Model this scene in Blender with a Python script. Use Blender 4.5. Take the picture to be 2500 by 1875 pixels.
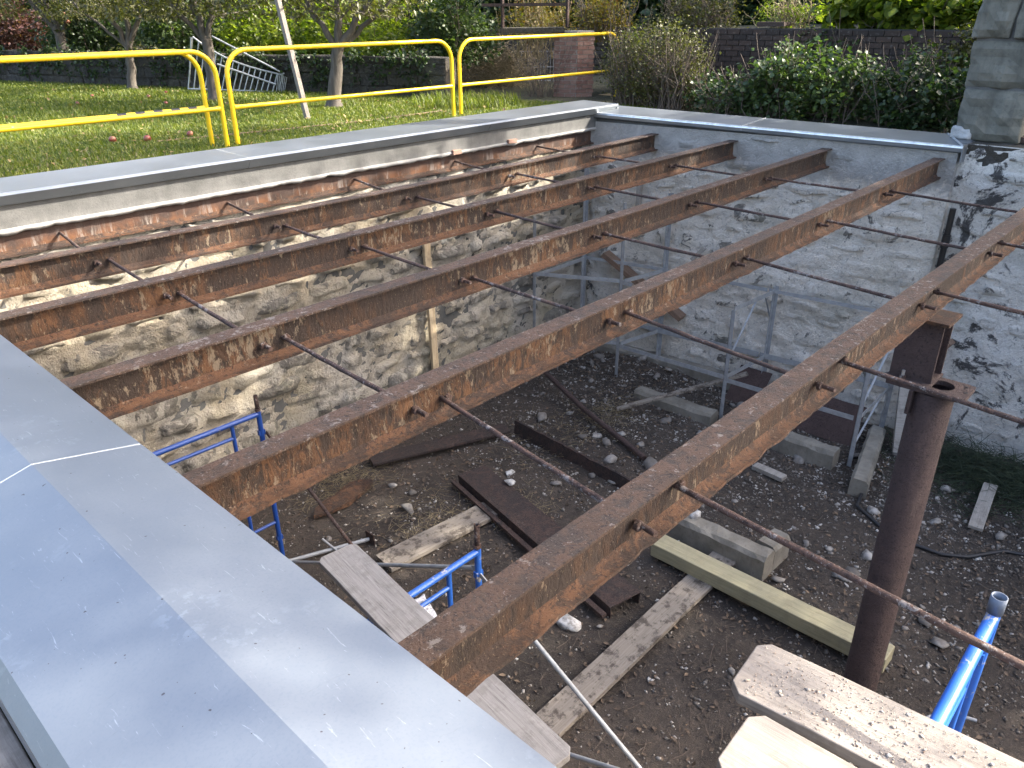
import bpy, bmesh, math, random
import numpy as np
from mathutils import Vector, Matrix, noise as mnoise

for o in list(bpy.data.objects):
    bpy.data.objects.remove(o, do_unlink=True)
SC = bpy.context.scene
COL = SC.collection
rad = math.radians

# ------------------------------------------------------------------ camera, sky, sun, exposure
cam = bpy.data.cameras.new('camera')
cam.sensor_fit = 'HORIZONTAL'; cam.sensor_width = 36.0
cam.lens = 36.0 * 1886.0 / 2500.0
cam.clip_start = 0.05; cam.clip_end = 600
camo = bpy.data.objects.new('camera', cam); COL.objects.link(camo)
yaw, pitch, roll = rad(43.23), rad(-25.80), rad(-0.57)
d = Vector((math.cos(pitch)*math.cos(yaw), math.cos(pitch)*math.sin(yaw), math.sin(pitch)))
r = d.cross(Vector((0, 0, 1))).normalized(); u = r.cross(d)
r2 = r*math.cos(roll) + u*math.sin(roll); u2 = -r*math.sin(roll) + u*math.cos(roll)
M = Matrix((r2, u2, -d)).transposed().to_4x4()
M.translation = Vector((0, 0, 1.43))
camo.matrix_world = M
SC.camera = camo

SUN_AZ, SUN_EL = rad(-40.0), rad(35.0)          # the sun stands to the right, ahead of the camera
w = bpy.data.worlds.new("World"); SC.world = w; w.use_nodes = True
nt = w.node_tree; nt.nodes.clear()
wo = nt.nodes.new('ShaderNodeOutputWorld'); bg = nt.nodes.new('ShaderNodeBackground')
sky = nt.nodes.new('ShaderNodeTexSky'); sky.sky_type = 'NISHITA'; sky.sun_disc = False
sky.sun_elevation = SUN_EL
sky.sun_rotation = rad(90) - SUN_AZ
sky.air_density = 0.85; sky.dust_density = 5.0; sky.ozone_density = 0.3
bg.inputs['Strength'].default_value = 0.15
nt.links.new(sky.outputs[0], bg.inputs[0]); nt.links.new(bg.outputs[0], wo.inputs[0])
sl = bpy.data.lights.new('sun', 'SUN'); sl.energy = 2.7; sl.angle = rad(0.5); sl.color = (1.0, 0.93, 0.82)
so = bpy.data.objects.new('sun', sl); COL.objects.link(so)
sdir = Vector((math.cos(SUN_EL)*math.cos(SUN_AZ), math.cos(SUN_EL)*math.sin(SUN_AZ), math.sin(SUN_EL)))
so.rotation_euler = sdir.to_track_quat('Z', 'Y').to_euler(); so.location = (20, -20, 30)
SC.view_settings.view_transform = 'Standard'; SC.view_settings.look = 'None'
SC.view_settings.exposure = 2.55; SC.view_settings.gamma = 1.0
SC.view_settings.use_curve_mapping = False

rng = random.Random(7)
nrg = np.random.default_rng(11)

# ------------------------------------------------------------------ helpers
def tag(o, label=None, cat=None, group=None, kind=None):
    if label: o['label'] = label
    if cat: o['category'] = cat
    if group: o['group'] = group
    if kind: o['kind'] = kind
    elif label and cat: o['kind'] = 'thing'
    return o

def empty(name, loc=(0, 0, 0), rot=(0, 0, 0)):
    o = bpy.data.objects.new(name, None); COL.objects.link(o)
    o.location = loc; o.rotation_euler = rot; o.empty_display_size = 0.1
    return o

def link(name, me, parent=None, loc=None, rot=None, scale=None):
    o = bpy.data.objects.new(name, me); COL.objects.link(o)
    if parent: o.parent = parent
    if loc is not None: o.location = loc
    if rot is not None: o.rotation_euler = rot
    if scale is not None: o.scale = scale
    return o

def world_kids(root):
    """parts were modelled in world coordinates: keep them there under a root that stands elsewhere"""
    root_m = Matrix.LocRotScale(root.location, root.rotation_euler, None).inverted()
    for c in root.children:
        c.matrix_parent_inverse = root_m

class MB:
    def __init__(s): s.v = []; s.f = []; s.sm = []
    def add(s, vs, fs, smooth=False):
        n = len(s.v); s.v += [tuple(v) for v in vs]; s.f += [tuple(i+n for i in f) for f in fs]; s.sm += [smooth]*len(fs)
        return s
    def box(s, lo, hi, jit=0):
        x0, y0, z0 = lo; x1, y1, z1 = hi
        vs = [(x0,y0,z0),(x1,y0,z0),(x1,y1,z0),(x0,y1,z0),(x0,y0,z1),(x1,y0,z1),(x1,y1,z1),(x0,y1,z1)]
        if jit: vs = [(a+rng.uniform(-jit,jit), b+rng.uniform(-jit,jit), c+rng.uniform(-jit,jit)) for a,b,c in vs]
        return s.add(vs, [(0,3,2,1),(4,5,6,7),(0,1,5,4),(1,2,6,5),(2,3,7,6),(3,0,4,7)])
    def bar(s, a, b, wd, th, up=(0,0,1), taper=1.0):
        a = Vector(a); b = Vector(b); t = (b-a).normalized(); upv = Vector(up)
        if abs(t.dot(upv)) > .98: upv = Vector((1,0,0))
        sd = t.cross(upv).normalized(); up2 = sd.cross(t).normalized()
        vs = []
        for p, k in ((a,1.0),(b,taper)):
            for i, j in ((-1,-1),(1,-1),(1,1),(-1,1)):
                vs.append(p + sd*(i*wd*k/2) + up2*(j*th*k/2))
        return s.add(vs, [(0,1,2,3),(7,6,5,4),(0,4,5,1),(1,5,6,2),(2,6,7,3),(3,7,4,0)])
    def tube(s, pts, rad_, n=10, cap=True, wob=0, hollow=False):
        pts = [Vector(p) for p in pts]; rr = rad_ if isinstance(rad_, (list, tuple)) else [rad_]*len(pts)
        vs = []; fs = []; prev = None
        for i, p in enumerate(pts):
            t = ((pts[min(i+1,len(pts)-1)]-pts[max(i-1,0)])).normalized()
            if prev is None:
                ax = Vector((0,0,1)) if abs(t.z) < .9 else Vector((1,0,0)); e1 = t.cross(ax).normalized()
            else:
                e1 = (prev - t*prev.dot(t)).normalized()
            prev = e1; e2 = t.cross(e1)
            for k in range(n):
                a = 2*math.pi*k/n; q = rr[i]*(1+(rng.uniform(-wob,wob) if wob else 0))
                vs.append(p + e1*(math.cos(a)*q) + e2*(math.sin(a)*q))
        for i in range(len(pts)-1):
            for k in range(n):
                fs.append((i*n+k, i*n+(k+1)%n, (i+1)*n+(k+1)%n, (i+1)*n+k))
        s.add(vs, fs, True)
        if cap and not hollow:
            m = len(pts)-1
            s.add([vs[k] for k in range(n)], [tuple(reversed(range(n)))]); s.add([vs[m*n+k] for k in range(n)], [tuple(range(n))])
        return s
    def build(s, name, mat, parent=None, bevel=0, seg=2):
        me = bpy.data.meshes.new(name); me.from_pydata(s.v, [], s.f); me.update()
        me.polygons.foreach_set('use_smooth', s.sm)
        if mat: me.materials.append(mat)
        o = link(name, me, parent)
        if bevel:
            md = o.modifiers.new('bevel', 'BEVEL'); md.width = bevel; md.segments = seg; md.limit_method = 'ANGLE'; md.angle_limit = rad(40)
        return o

def npmesh(name, V, F, mat, smooth=False, uv=None):
    """V (n,3), F (m,k) all faces the same size"""
    me = bpy.data.meshes.new(name)
    V = np.asarray(V, dtype=np.float32); F = np.asarray(F, dtype=np.int32)
    m, k = F.shape
    me.vertices.add(len(V)); me.vertices.foreach_set('co', V.ravel())
    me.loops.add(m*k); me.loops.foreach_set('vertex_index', F.ravel())
    me.polygons.add(m); me.polygons.foreach_set('loop_start', np.arange(0, m*k, k, dtype=np.int32))
    try: me.polygons.foreach_set('loop_total', np.full(m, k, dtype=np.int32))
    except Exception: pass
    if smooth: me.polygons.foreach_set('use_smooth', np.ones(m, dtype=bool))
    me.update(calc_edges=True); me.validate()
    if mat: me.materials.append(mat)
    return me

def fbm(x, y, z, oct=4):
    return mnoise.fractal(Vector((x, y, z)), 0.9, 2.1, oct)

# ------------------------------------------------------------------ materials
def new_mat(name):
    m = bpy.data.materials.new(name); m.use_nodes = True
    n = m.node_tree; b = n.nodes['Principled BSDF']
    return m, n, b
def N(n, typ, **kw):
    o = n.nodes.new(typ)
    for k, v in kw.items():
        if k in o.inputs.keys() if isinstance(k, str) else False: o.inputs[k].default_value = v
        else: setattr(o, k, v)
    return o
def noise(n, vec, scale, detail=6, rough=.6, dist=0.0):
    t = n.nodes.new('ShaderNodeTexNoise'); t.inputs['Scale'].default_value = scale; t.inputs['Detail'].default_value = detail
    t.inputs['Roughness'].default_value = rough; t.inputs['Distortion'].default_value = dist
    if vec is not None: n.links.new(vec, t.inputs['Vector'])
    return t.outputs['Fac']
def ramp(n, fac, stops, interp='LINEAR'):
    t = n.nodes.new('ShaderNodeValToRGB'); t.color_ramp.interpolation = interp
    e = t.color_ramp.elements
    while len(e) < len(stops): e.new(0.5)
    for k, (p, c) in enumerate(stops):
        e[k].position = p; e[k].color = (c, c, c, 1) if isinstance(c, (int, float)) else (*c, 1)
    n.links.new(fac, t.inputs['Fac'])
    return t.outputs['Color']
def mixc(n, fac, a, b, mode='MIX'):
    t = n.nodes.new('ShaderNodeMix'); t.data_type = 'RGBA'; t.blend_type = mode
    for sock, v in ((t.inputs[0], fac), (t.inputs[6], a), (t.inputs[7], b)):
        if isinstance(v, (int, float)): sock.default_value = v
        elif isinstance(v, tuple): sock.default_value = (*v, 1)
        else: n.links.new(v, sock)
    return t.outputs[2]
def math_(n, op, a, b=0.0, clamp=False):
    t = n.nodes.new('ShaderNodeMath'); t.operation = op; t.use_clamp = clamp
    for sock, v in ((t.inputs[0], a), (t.inputs[1], b)):
        if isinstance(v, (int, float)): sock.default_value = v
        else: n.links.new(v, sock)
    return t.outputs[0]
def bump(n, b, h, strength=.5, dist=.01):
    t = n.nodes.new('ShaderNodeBump'); t.inputs['Strength'].default_value = strength; t.inputs['Distance'].default_value = dist
    n.links.new(h, t.inputs['Height']); n.links.new(t.outputs[0], b.inputs['Normal'])
def pos(n):
    return n.nodes.new('ShaderNodeNewGeometry').outputs['Position']
def scaled(n, vec, s):
    t = n.nodes.new('ShaderNodeMapping'); t.inputs['Scale'].default_value = s; n.links.new(vec, t.inputs['Vector']); return t.outputs[0]
def objrand(n): return n.nodes.new('ShaderNodeObjectInfo').outputs['Random']
def sepz(n, vec, i=2):
    t = n.nodes.new('ShaderNodeSeparateXYZ'); n.links.new(vec, t.inputs[0]); return t.outputs[i]
def L(n, a, b): n.links.new(a, b)

def rust_mat(name, dark, rust, pale, palefac=.6, streak=False, rough=.85, mid=.5):
    m, n, b = new_mat(name); p = pos(n); r_ = objrand(n)
    pv = scaled(n, p, (1, 1, .38)) if streak else p
    n1 = noise(n, pv, 13, 10, .76, .5); n2 = noise(n, pv, 48, 7, .74, .4); n3 = noise(n, pv, 21, 8, .74, .3); big = noise(n, p, .9, 4, .62)
    sh = math_(n, 'MULTIPLY', math_(n, 'SUBTRACT', r_, .5), .10)
    bs = math_(n, 'MULTIPLY', math_(n, 'SUBTRACT', big, .5), .55)
    f1 = math_(n, 'ADD', n1, math_(n, 'ADD', sh, bs))
    c = mixc(n, ramp(n, f1, [(mid-.055, 0.0), (mid+.055, 1.0)]), dark, rust)
    c = mixc(n, ramp(n, noise(n, pv, 6, 7, .7), [(.5, 0.0), (.6, .55)]), c, tuple(x*.62 for x in rust))
    f3 = math_(n, 'ADD', n3, math_(n, 'MULTIPLY', bs, .7))
    c = mixc(n, ramp(n, f3, [(palefac, 0.0), (palefac+.035, .85)]), c, pale)
    c = mixc(n, ramp(n, n2, [(.38, .85), (.46, 0.0)]), c, tuple(x*.35 for x in dark))
    n4 = noise(n, p, 120, 3, .6)
    c = mixc(n, ramp(n, n4, [(.64, 0.0), (.69, .55)]), c, tuple(min(1, x*1.35) for x in pale))
    L(n, c, b.inputs['Base Color']); b.inputs['Roughness'].default_value = rough
    bump(n, b, math_(n, 'ADD', n2, math_(n, 'MULTIPLY', n1, 1.2)), 1.0, .018)
    return m
M_FLANGE = rust_mat('rusty flange', (.046, .033, .027), (.086, .050, .033), (.21, .185, .165), .585, mid=.50)
M_WEB = rust_mat('flaking rusty web', (.032, .020, .014), (.118, .054, .022), (.20, .155, .105), .58, True, mid=.58)
M_BOTF = rust_mat('scaly rusty flange', (.040, .024, .017), (.115, .054, .026), (.18, .13, .09), .62, mid=.50)
M_ROD = rust_mat('pitted rusty rod', (.055, .033, .028), (.11, .062, .045), (.30, .27, .25), .575)
M_PIPE = rust_mat('brown primed steel', (.058, .036, .032), (.072, .045, .039), (.095, .062, .052), .66)
M_DARKSTEEL = rust_mat('dark rusted steel', (.032, .024, .022), (.064, .038, .031), (.12, .09, .075), .63)

def stained_shaded_web():
    m, n, b = new_mat('stained rusty web with shadow band'); p = pos(n)
    st = noise(n, scaled(n, p, (6, 6, .9)), 1.6, 8, .78, .5)
    n1 = noise(n, p, 7, 6, .6)
    c = mixc(n, ramp(n, n1, [(.40, 0.0), (.6, 1.0)]), (.038, .022, .015), (.120, .050, .020))
    c = mixc(n, ramp(n, st, [(.535, 0.0), (.60, .85)]), c, (.22, .19, .165))
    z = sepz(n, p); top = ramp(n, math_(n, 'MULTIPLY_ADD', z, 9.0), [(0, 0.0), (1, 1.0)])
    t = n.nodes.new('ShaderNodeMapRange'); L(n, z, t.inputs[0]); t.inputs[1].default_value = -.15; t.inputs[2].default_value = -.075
    c = mixc(n, math_(n, 'MULTIPLY', t.outputs[0], .85), c, (.048, .028, .022))  # dark upper band paints the shadow cast by the flange and concrete above
    L(n, c, b.inputs['Base Color']); b.inputs['Roughness'].default_value = .85
    bump(n, b, noise(n, p, 40, 5, .7), .5, .012)
    return m
M_WEB1 = stained_shaded_web()

def stone_wall_mat(name, parge=False, grey=.0, ochre=.5, black=.0, white=(.60, .58, .53), sk=1.0):
    m, n, b = new_mat(name); p = pos(n); r_ = objrand(n)
    big = noise(n, p, 1.3, 4, .6); mid = noise(n, p, 5.5, 7, .68, .6); fine = noise(n, p, 34, 6, .7); speck = noise(n, p, 90, 3, .6)
    stone = mixc(n, ramp(n, noise(n, p, 11, 5, .6), [(.35, 0.0), (.65, 1.0)]), (.13*sk, .12*sk, .105*sk), (.30*sk, .275*sk, .235*sk))
    cream = mixc(n, ramp(n, big, [(.40, 0.0), (.62, ochre)]), white, (.46*sk, .37*sk, .22*sk))
    cream = mixc(n, ramp(n, fine, [(.37, .18), (.50, 0.0)]), cream, (.33*sk, .30*sk, .26*sk))
    rr = math_(n, 'MULTIPLY', math_(n, 'SUBTRACT', r_, .5), .24)
    exp_ = math_(n, 'ADD', mid, math_(n, 'ADD', rr, grey))
    c = mixc(n, ramp(n, exp_, [(.555, 0.0), (.60, .95)]), cream, stone)
    c = mixc(n, ramp(n, noise(n, p, 20, 8, .75, .8), [(.36, .62), (.45, 0.0)]), c, (.17, .15, .125))
    bl = noise(n, p, 1.7, 9, .72, .5)
    c = mixc(n, ramp(n, math_(n, 'ADD', bl, black), [(.63, 0.0), (.665, .93)]), c, (.045, .043, .043))
    gr = math_(n, 'MULTIPLY', ramp(n, noise(n, p, 1.9, 5, .6), [(.54, 0.0), (.72, .35)]), 1.0)
    c = mixc(n, gr, c, (.20, .20, .12))
    zz = sepz(n, p)
    if parge:
        t = n.nodes.new('ShaderNodeMapRange'); L(n, math_(n, 'ADD', zz, math_(n, 'MULTIPLY', math_(n, 'SUBTRACT', mid, .5), .9)), t.inputs[0])
        t.inputs[1].default_value = -.42; t.inputs[2].default_value = -.28
        cem = mixc(n, ramp(n, mid, [(.35, 0.0), (.65, 1.0)]), (.36, .345, .32), (.52, .50, .465))
        cem = mixc(n, ramp(n, speck, [(.62, 0.0), (.7, .5)]), cem, (.5, .48, .45))
        c = mixc(n, math_(n, 'MULTIPLY', t.outputs[0], .94), c, cem)
    # damp and dirt near the floor
    t = n.nodes.new('ShaderNodeMapRange'); L(n, math_(n, 'ADD', zz, math_(n, 'MULTIPLY', big, .9)), t.inputs[0])
    t.inputs[1].default_value = -2.5; t.inputs[2].default_value = -2.9; t.inputs[3].default_value = 0; t.inputs[4].default_value = .65
    c = mixc(n, t.outputs[0], c, (.16, .135, .10))
    L(n, c, b.inputs['Base Color']); b.inputs['Roughness'].default_value = .93
    bump(n, b, math_(n, 'ADD', math_(n, 'MULTIPLY', mid, 1.4), math_(n, 'ADD', fine, math_(n, 'MULTIPLY', speck, .35))), 1.0, .055)
    return m
M_WALLL = stone_wall_mat('ochre rubble', grey=.015, ochre=.50, white=(.50, .462, .395))
M_WALLF = stone_wall_mat('whitewashed rubble', parge=True, grey=-.03, ochre=.2, white=(.90, .835, .735))
M_WALLR = stone_wall_mat('peeling whitewashed rubble', grey=-.05, ochre=.12, black=.075, white=(.86, .82, .745))

def concrete_mat(name, a, c2, bscale=60, stain=.3):
    m, n, b = new_mat(name); p = pos(n)
    c = mixc(n, ramp(n, noise(n, p, 3.5, 8, .65), [(.35, 0.0), (.65, 1.0)]), a, c2)
    c = mixc(n, ramp(n, noise(n, scaled(n, p, (6, 6, 1)), 2, 5, .6), [(.5, 0.0), (.72, stain)]), c, tuple(x*.45 for x in a))
    f = noise(n, p, bscale, 5, .7)
    c = mixc(n, ramp(n, f, [(.3, .45), (.45, 0.0)]), c, tuple(x*.5 for x in a))
    L(n, c, b.inputs['Base Color']); b.inputs['Roughness'].default_value = .9
    bump(n, b, f, .4, .01); return m
M_CONC = concrete_mat('poured concrete', (.075, .075, .071), (.125, .123, .117))
M_CURB = concrete_mat('dirty concrete', (.15, .135, .108), (.25, .23, .19), 30)
M_EDGE = concrete_mat('rough white mortar', (.24, .235, .225), (.40, .39, .375), 40, .2)

def coping_mat():
    m, n, b = new_mat('zinc coated sheet'); p = pos(n)
    a = noise(n, p, 2.2, 5, .6); f = noise(n, p, 160, 3, .6); sc = noise(n, scaled(n, p, (30, 4, 30)), 3, 4, .7, 1.2)
    c = mixc(n, ramp(n, a, [(.35, 0.0), (.65, 1.0)]), (.20, .22, .243), (.248, .268, .288))
    c = mixc(n, ramp(n, f, [(.35, .25), (.5, 0.0)]), c, (.16, .19, .23))
    c = mixc(n, ramp(n, sc, [(.64, 0.0), (.72, .7)]), c, (.45, .48, .50))
    c = mixc(n, math_(n, 'MULTIPLY', ramp(n, noise(n, p, 3.1, 3, .6), [(.55, 0.0), (.7, 1.0)]), ramp(n, noise(n, p, 26, 6, .7), [(.54, 0.0), (.62, .5)])), c, (.36, .40, .43))
    c = mixc(n, ramp(n, noise(n, p, .9, 5, .65), [(.42, .35), (.6, 0.0)]), c, (.19, .21, .225))
    spk = noise(n, p, 75, 1, .5)
    c = mixc(n, ramp(n, noise(n, scaled(n, p, (3, 40, 3)), 2.6, 5, .7, .8), [(.66, 0.0), (.72, .35)]), c, (.12, .13, .14))
    c = mixc(n, ramp(n, spk, [(.775, 0.0), (.79, .85)]), c, (.07, .06, .06))
    L(n, c, b.inputs['Base Color']); b.inputs['Metallic'].default_value = .68
    L(n, ramp(n, a, [(.3, .33), (.7, .45)]), b.inputs['Roughness'])
    bump(n, b, math_(n, 'ADD', noise(n, p, 1.4, 2, .5), math_(n, 'MULTIPLY', f, .02)), .10, .02); return m
M_COP = coping_mat()
def metal_mat(name, col, met=.8, rough=.45, spots=True):
    m, n, b = new_mat(name); p = pos(n)
    c = mixc(n, ramp(n, noise(n, p, 14, 5, .6), [(.35, 0.0), (.65, 1.0)]), col, tuple(x*.72 for x in col))
    if spots: c = mixc(n, ramp(n, noise(n, p, 30, 5, .7), [(.62, 0.0), (.7, .6)]), c, (.12, .09, .07))
    L(n, c, b.inputs['Base Color']); b.inputs['Metallic'].default_value = met; b.inputs['Roughness'].default_value = rough
    bump(n, b, noise(n, p, 70, 3), .15, .004); return m
M_GALV = metal_mat('dull galvanised steel', (.36, .37, .375), .2, .5)
M_ALU = metal_mat('aluminium', (.55, .56, .57), .8, .38, False)
M_ROLL = metal_mat('rolled sheet edge', (.50, .53, .50), .35, .42, False)
M_SEAL = metal_mat('pale joint sealant', (.40, .42, .42), 0, .6, False)
M_ALEDGE = metal_mat('bright sheet edge', (.72, .76, .80), .7, .33, False)
def paint_mat(name, col, chip, chipat=.66, rough=.32, dirt=.35):
    m, n, b = new_mat(name); p = pos(n)
    k = noise(n, p, 11, 8, .72)
    c = mixc(n, ramp(n, noise(n, p, 4, 4), [(.35, 0.0), (.7, dirt)]), col, tuple(x*.6 for x in col))
    c = mixc(n, ramp(n, k, [(chipat, 0.0), (chipat+.03, .9)]), c, chip)
    L(n, c, b.inputs['Base Color']); b.inputs['Roughness'].default_value = rough
    bump(n, b, k, .12, .004); return m
M_YEL = paint_mat('yellow paint', (.74, .50, .012), (.62, .56, .40), .655, .34, .42)
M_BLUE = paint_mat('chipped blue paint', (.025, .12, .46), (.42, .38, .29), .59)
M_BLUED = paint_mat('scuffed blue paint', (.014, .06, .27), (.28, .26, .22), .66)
M_PINB = metal_mat('blue grey steel', (.13, .16, .21), .3, .5)
M_BLACK = metal_mat('black plastic', (.012, .012, .013), 0, .4, False)
M_DKRUB = metal_mat('black rubber', (.02, .02, .022), 0, .55, False)

def wood_mat(name, a, c2, dark, axis='X', dirt=.4, scale=1.0):
    m, n, b = new_mat(name)
    tc = n.nodes.new('ShaderNodeTexCoord').outputs['Object']
    s = {'X': (1.2, 26, 26), 'Y': (26, 1.2, 26), 'Z': (26, 26, 1.2)}[axis]
    v = scaled(n, tc, tuple(x*scale for x in s)); g = noise(n, v, 2.4, 8, .7, .5)
    p = pos(n)
    c = mixc(n, ramp(n, g, [(.33, 0.0), (.66, 1.0)]), a, c2)
    c = mixc(n, ramp(n, noise(n, v, 5, 4, .6), [(.30, .7), (.42, 0.0)]), c, dark)
    c = mixc(n, ramp(n, noise(n, p, 9, 7, .72), [(.50, 0.0), (.60, dirt)]), c, (.06, .048, .038))
    L(n, c, b.inputs['Base Color']); b.inputs['Roughness'].default_value = .85
    bump(n, b, g, .5, .006); return m
M_WGREY = wood_mat('weathered grey board', (.19, .18, .172), (.275, .262, .25), (.09, .083, .078), 'Y', .25)
M_WTAN = wood_mat('tan scaffold plank', (.185, .162, .138), (.255, .228, .198), (.115, .095, .078), 'Y', .22)
M_WDIRT = wood_mat('dirty floor board', (.165, .142, .118), (.25, .218, .178), (.08, .064, .05), 'X', .95)
M_WGRN = wood_mat('treated timber', (.26, .235, .14), (.34, .31, .20), (.17, .14, .085), 'Y', .15)
M_WSTUD = wood_mat('old stud', (.42, .31, .18), (.52, .42, .28), (.22, .15, .09), 'Z', .3)
M_WOLD = wood_mat('brown old timber', (.14, .085, .055), (.23, .15, .10), (.06, .04, .03), 'Y', .3)
M_WGR2 = wood_mat('bleached wood', (.24, .215, .185), (.34, .315, .275), (.13, .115, .095), 'X', .3)
M_WGR3 = wood_mat('worn brown board', (.17, .145, .125), (.25, .22, .19), (.09, .07, .06), 'Y', .3)
M_BARK = wood_mat('apple bark', (.045, .038, .031), (.125, .108, .088), (.02, .017, .014), 'Z', .3, .5)
M_TWIG = wood_mat('dry twigs', (.075, .055, .042), (.16, .125, .095), (.04, .03, .02), 'Z', 0)

def dirt_mat(name, a, c2, leafc, sc=1.0):
    m, n, b = new_mat(name); p = pos(n)
    n1 = noise(n, p, 1.1*sc, 6, .65); n2 = noise(n, p, 16*sc, 8, .72); n3 = noise(n, p, 75*sc, 4, .7)
    c = mixc(n, ramp(n, n1, [(.35, 0.0), (.65, 1.0)]), a, c2)
    c = mixc(n, ramp(n, noise(n, p, .7*sc, 6, .7, .6), [(.42, .6), (.56, 0.0)]), c, tuple(x*.55 for x in a))
    c = mixc(n, ramp(n, n2, [(.52, 0.0), (.66, .75)]), c, leafc)
    c = mixc(n, ramp(n, n3, [(.62, 0.0), (.70, .55)]), c, (.26, .24, .21))
    c = mixc(n, ramp(n, n3, [(.30, .6), (.42, 0.0)]), c, tuple(x*.3 for x in a))
    L(n, c, b.inputs['Base Color']); b.inputs['Roughness'].default_value = .95
    bump(n, b, math_(n, 'ADD', n2, math_(n, 'MULTIPLY', n3, .5)), 1.0, .03); return m
M_DIRT = dirt_mat('pit dirt', (.043, .034, .027), (.070, .055, .043), (.102, .079, .060))
M_SOIL = dirt_mat('garden soil', (.05, .045, .03), (.085, .085, .04), (.10, .10, .05))

def rock_mat(name, a, c2):
    m, n, b = new_mat(name); tc = n.nodes.new('ShaderNodeTexCoord').outputs['Object']; r_ = objrand(n)
    p = pos(n)
    k = noise(n, p, 18, 6, .65)
    c = mixc(n, r_, a, c2)
    c = mixc(n, ramp(n, k, [(.38, .75), (.58, 0.0)]), c, (.12, .105, .09))
    L(n, c, b.inputs['Base Color']); b.inputs['Roughness'].default_value = .92; bump(n, b, k, .6, .01); return m
M_ROCK = rock_mat('rubble rock', (.10, .09, .08), (.36, .34, .31))
M_ROCKW = rock_mat('white rock', (.50, .49, .46), (.66, .65, .62))
def gravel_mat():
    m, n, b = new_mat('gravel'); p = pos(n)
    v = n.nodes.new('ShaderNodeTexVoronoi'); v.inputs['Scale'].default_value = 14; L(n, p, v.inputs['Vector'])
    bw = n.nodes.new('ShaderNodeSeparateColor'); L(n, v.outputs['Color'], bw.inputs[0])
    c = ramp(n, bw.outputs[0], [(0, (.05, .042, .035)), (.45, (.11, .095, .08)), (.75, (.22, .20, .175)), (1, (.42, .40, .365))])
    L(n, c, b.inputs['Base Color']); b.inputs['Roughness'].default_value = .9; return m
M_GRAVEL = gravel_mat()

def grit_mat():
    m, n, b = new_mat('pale grit'); p = pos(n)
    v = n.nodes.new('ShaderNodeTexVoronoi'); v.inputs['Scale'].default_value = 60; L(n, p, v.inputs['Vector'])
    bw = n.nodes.new('ShaderNodeSeparateColor'); L(n, v.outputs['Color'], bw.inputs[0])
    c = ramp(n, bw.outputs[0], [(0, (.22, .15, .11)), (.4, (.36, .30, .24)), (1, (.52, .48, .42))])
    L(n, c, b.inputs['Base Color']); b.inputs['Roughness'].default_value = .9; return m
M_GRIT = grit_mat()

def leaf_mat(name, stops, trans=.35, rough=.45, scale=9.0):
    m, n, b = new_mat(name); p = pos(n)
    v = n.nodes.new('ShaderNodeTexWhiteNoise'); v.noise_dimensions = '3D'
    sn = n.nodes.new('ShaderNodeVectorMath'); sn.operation = 'SNAP'; L(n, p, sn.inputs[0]); sn.inputs[1].default_value = (.05, .05, .05)
    L(n, sn.outputs[0], v.inputs['Vector'])
    big = noise(n, p, scale*.12, 3, .5)
    f = math_(n, 'ADD', math_(n, 'MULTIPLY', v.outputs['Value'], .55), math_(n, 'MULTIPLY', big, .45))
    c = ramp(n, f, stops)
    L(n, c, b.inputs['Base Color']); b.inputs['Roughness'].default_value = rough
    tr = n.nodes.new('ShaderNodeBsdfTranslucent'); L(n, mixc(n, 1.0, c, (1.3, 1.5, .45), 'MULTIPLY'), tr.inputs['Color'])
    mx = n.nodes.new('ShaderNodeMixShader'); mx.inputs[0].default_value = trans
    out = n.nodes['Material Output']
    L(n, b.outputs[0], mx.inputs[1]); L(n, tr.outputs[0], mx.inputs[2]); L(n, mx.outputs[0], out.inputs['Surface']); return m
M_LEAF = leaf_mat('mid green leaf', [(.15, (.025, .052, .016)), (.5, (.055, .088, .032)), (.8, (.10, .135, .048)), (1, (.22, .22, .07))])
M_LEAFD = leaf_mat('dark green leaf', [(.15, (.012, .028, .012)), (.5, (.034, .06, .024)), (.85, (.068, .10, .036)), (1, (.13, .15, .05))], .35)
M_LEAFY = leaf_mat('yellow green leaf', [(.15, (.045, .085, .014)), (.5, (.13, .175, .025)), (.8, (.24, .26, .035)), (1, (.36, .33, .05))], .55)
M_LEAFA = leaf_mat('autumn leaf', [(.15, (.13, .06, .02)), (.45, (.22, .16, .03)), (.7, (.13, .15, .03)), (.9, (.32, .06, .03)), (1, (.34, .20, .05))], .4)
M_LEAFB = leaf_mat('brownish bush leaf', [(.15, (.035, .035, .014)), (.5, (.075, .075, .026)), (.8, (.12, .125, .035)), (1, (.19, .17, .05))], .35)
M_RED = leaf_mat('dark red leaf', [(.15, (.04, .016, .014)), (.6, (.13, .06, .05)), (1, (.26, .17, .14))], .3)
M_LITTER = leaf_mat('dead leaf litter', [(.15, (.04, .03, .023)), (.5, (.095, .068, .048)), (.8, (.16, .11, .07)), (1, (.28, .21, .13))], .05, .8)
M_LITTER2 = leaf_mat('fallen yellow leaf', [(.15, (.10, .06, .03)), (.5, (.25, .17, .07)), (1, (.42, .36, .14))], .2, .7)
M_GRASS = leaf_mat('lawn grass', [(.1, (.045, .08, .012)), (.45, (.115, .15, .022)), (.75, (.18, .19, .035)), (1, (.28, .22, .085))], .42, .5, 14)
M_HAY = leaf_mat('dry stalks', [(.1, (.16, .12, .07)), (.5, (.30, .24, .14)), (1, (.42, .35, .22))], .15, .8)
M_BOUGH = leaf_mat('wilted conifer needles', [(.15, (.022, .035, .020)), (.6, (.05, .07, .035)), (1, (.10, .11, .06))], .1, .6)

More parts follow.
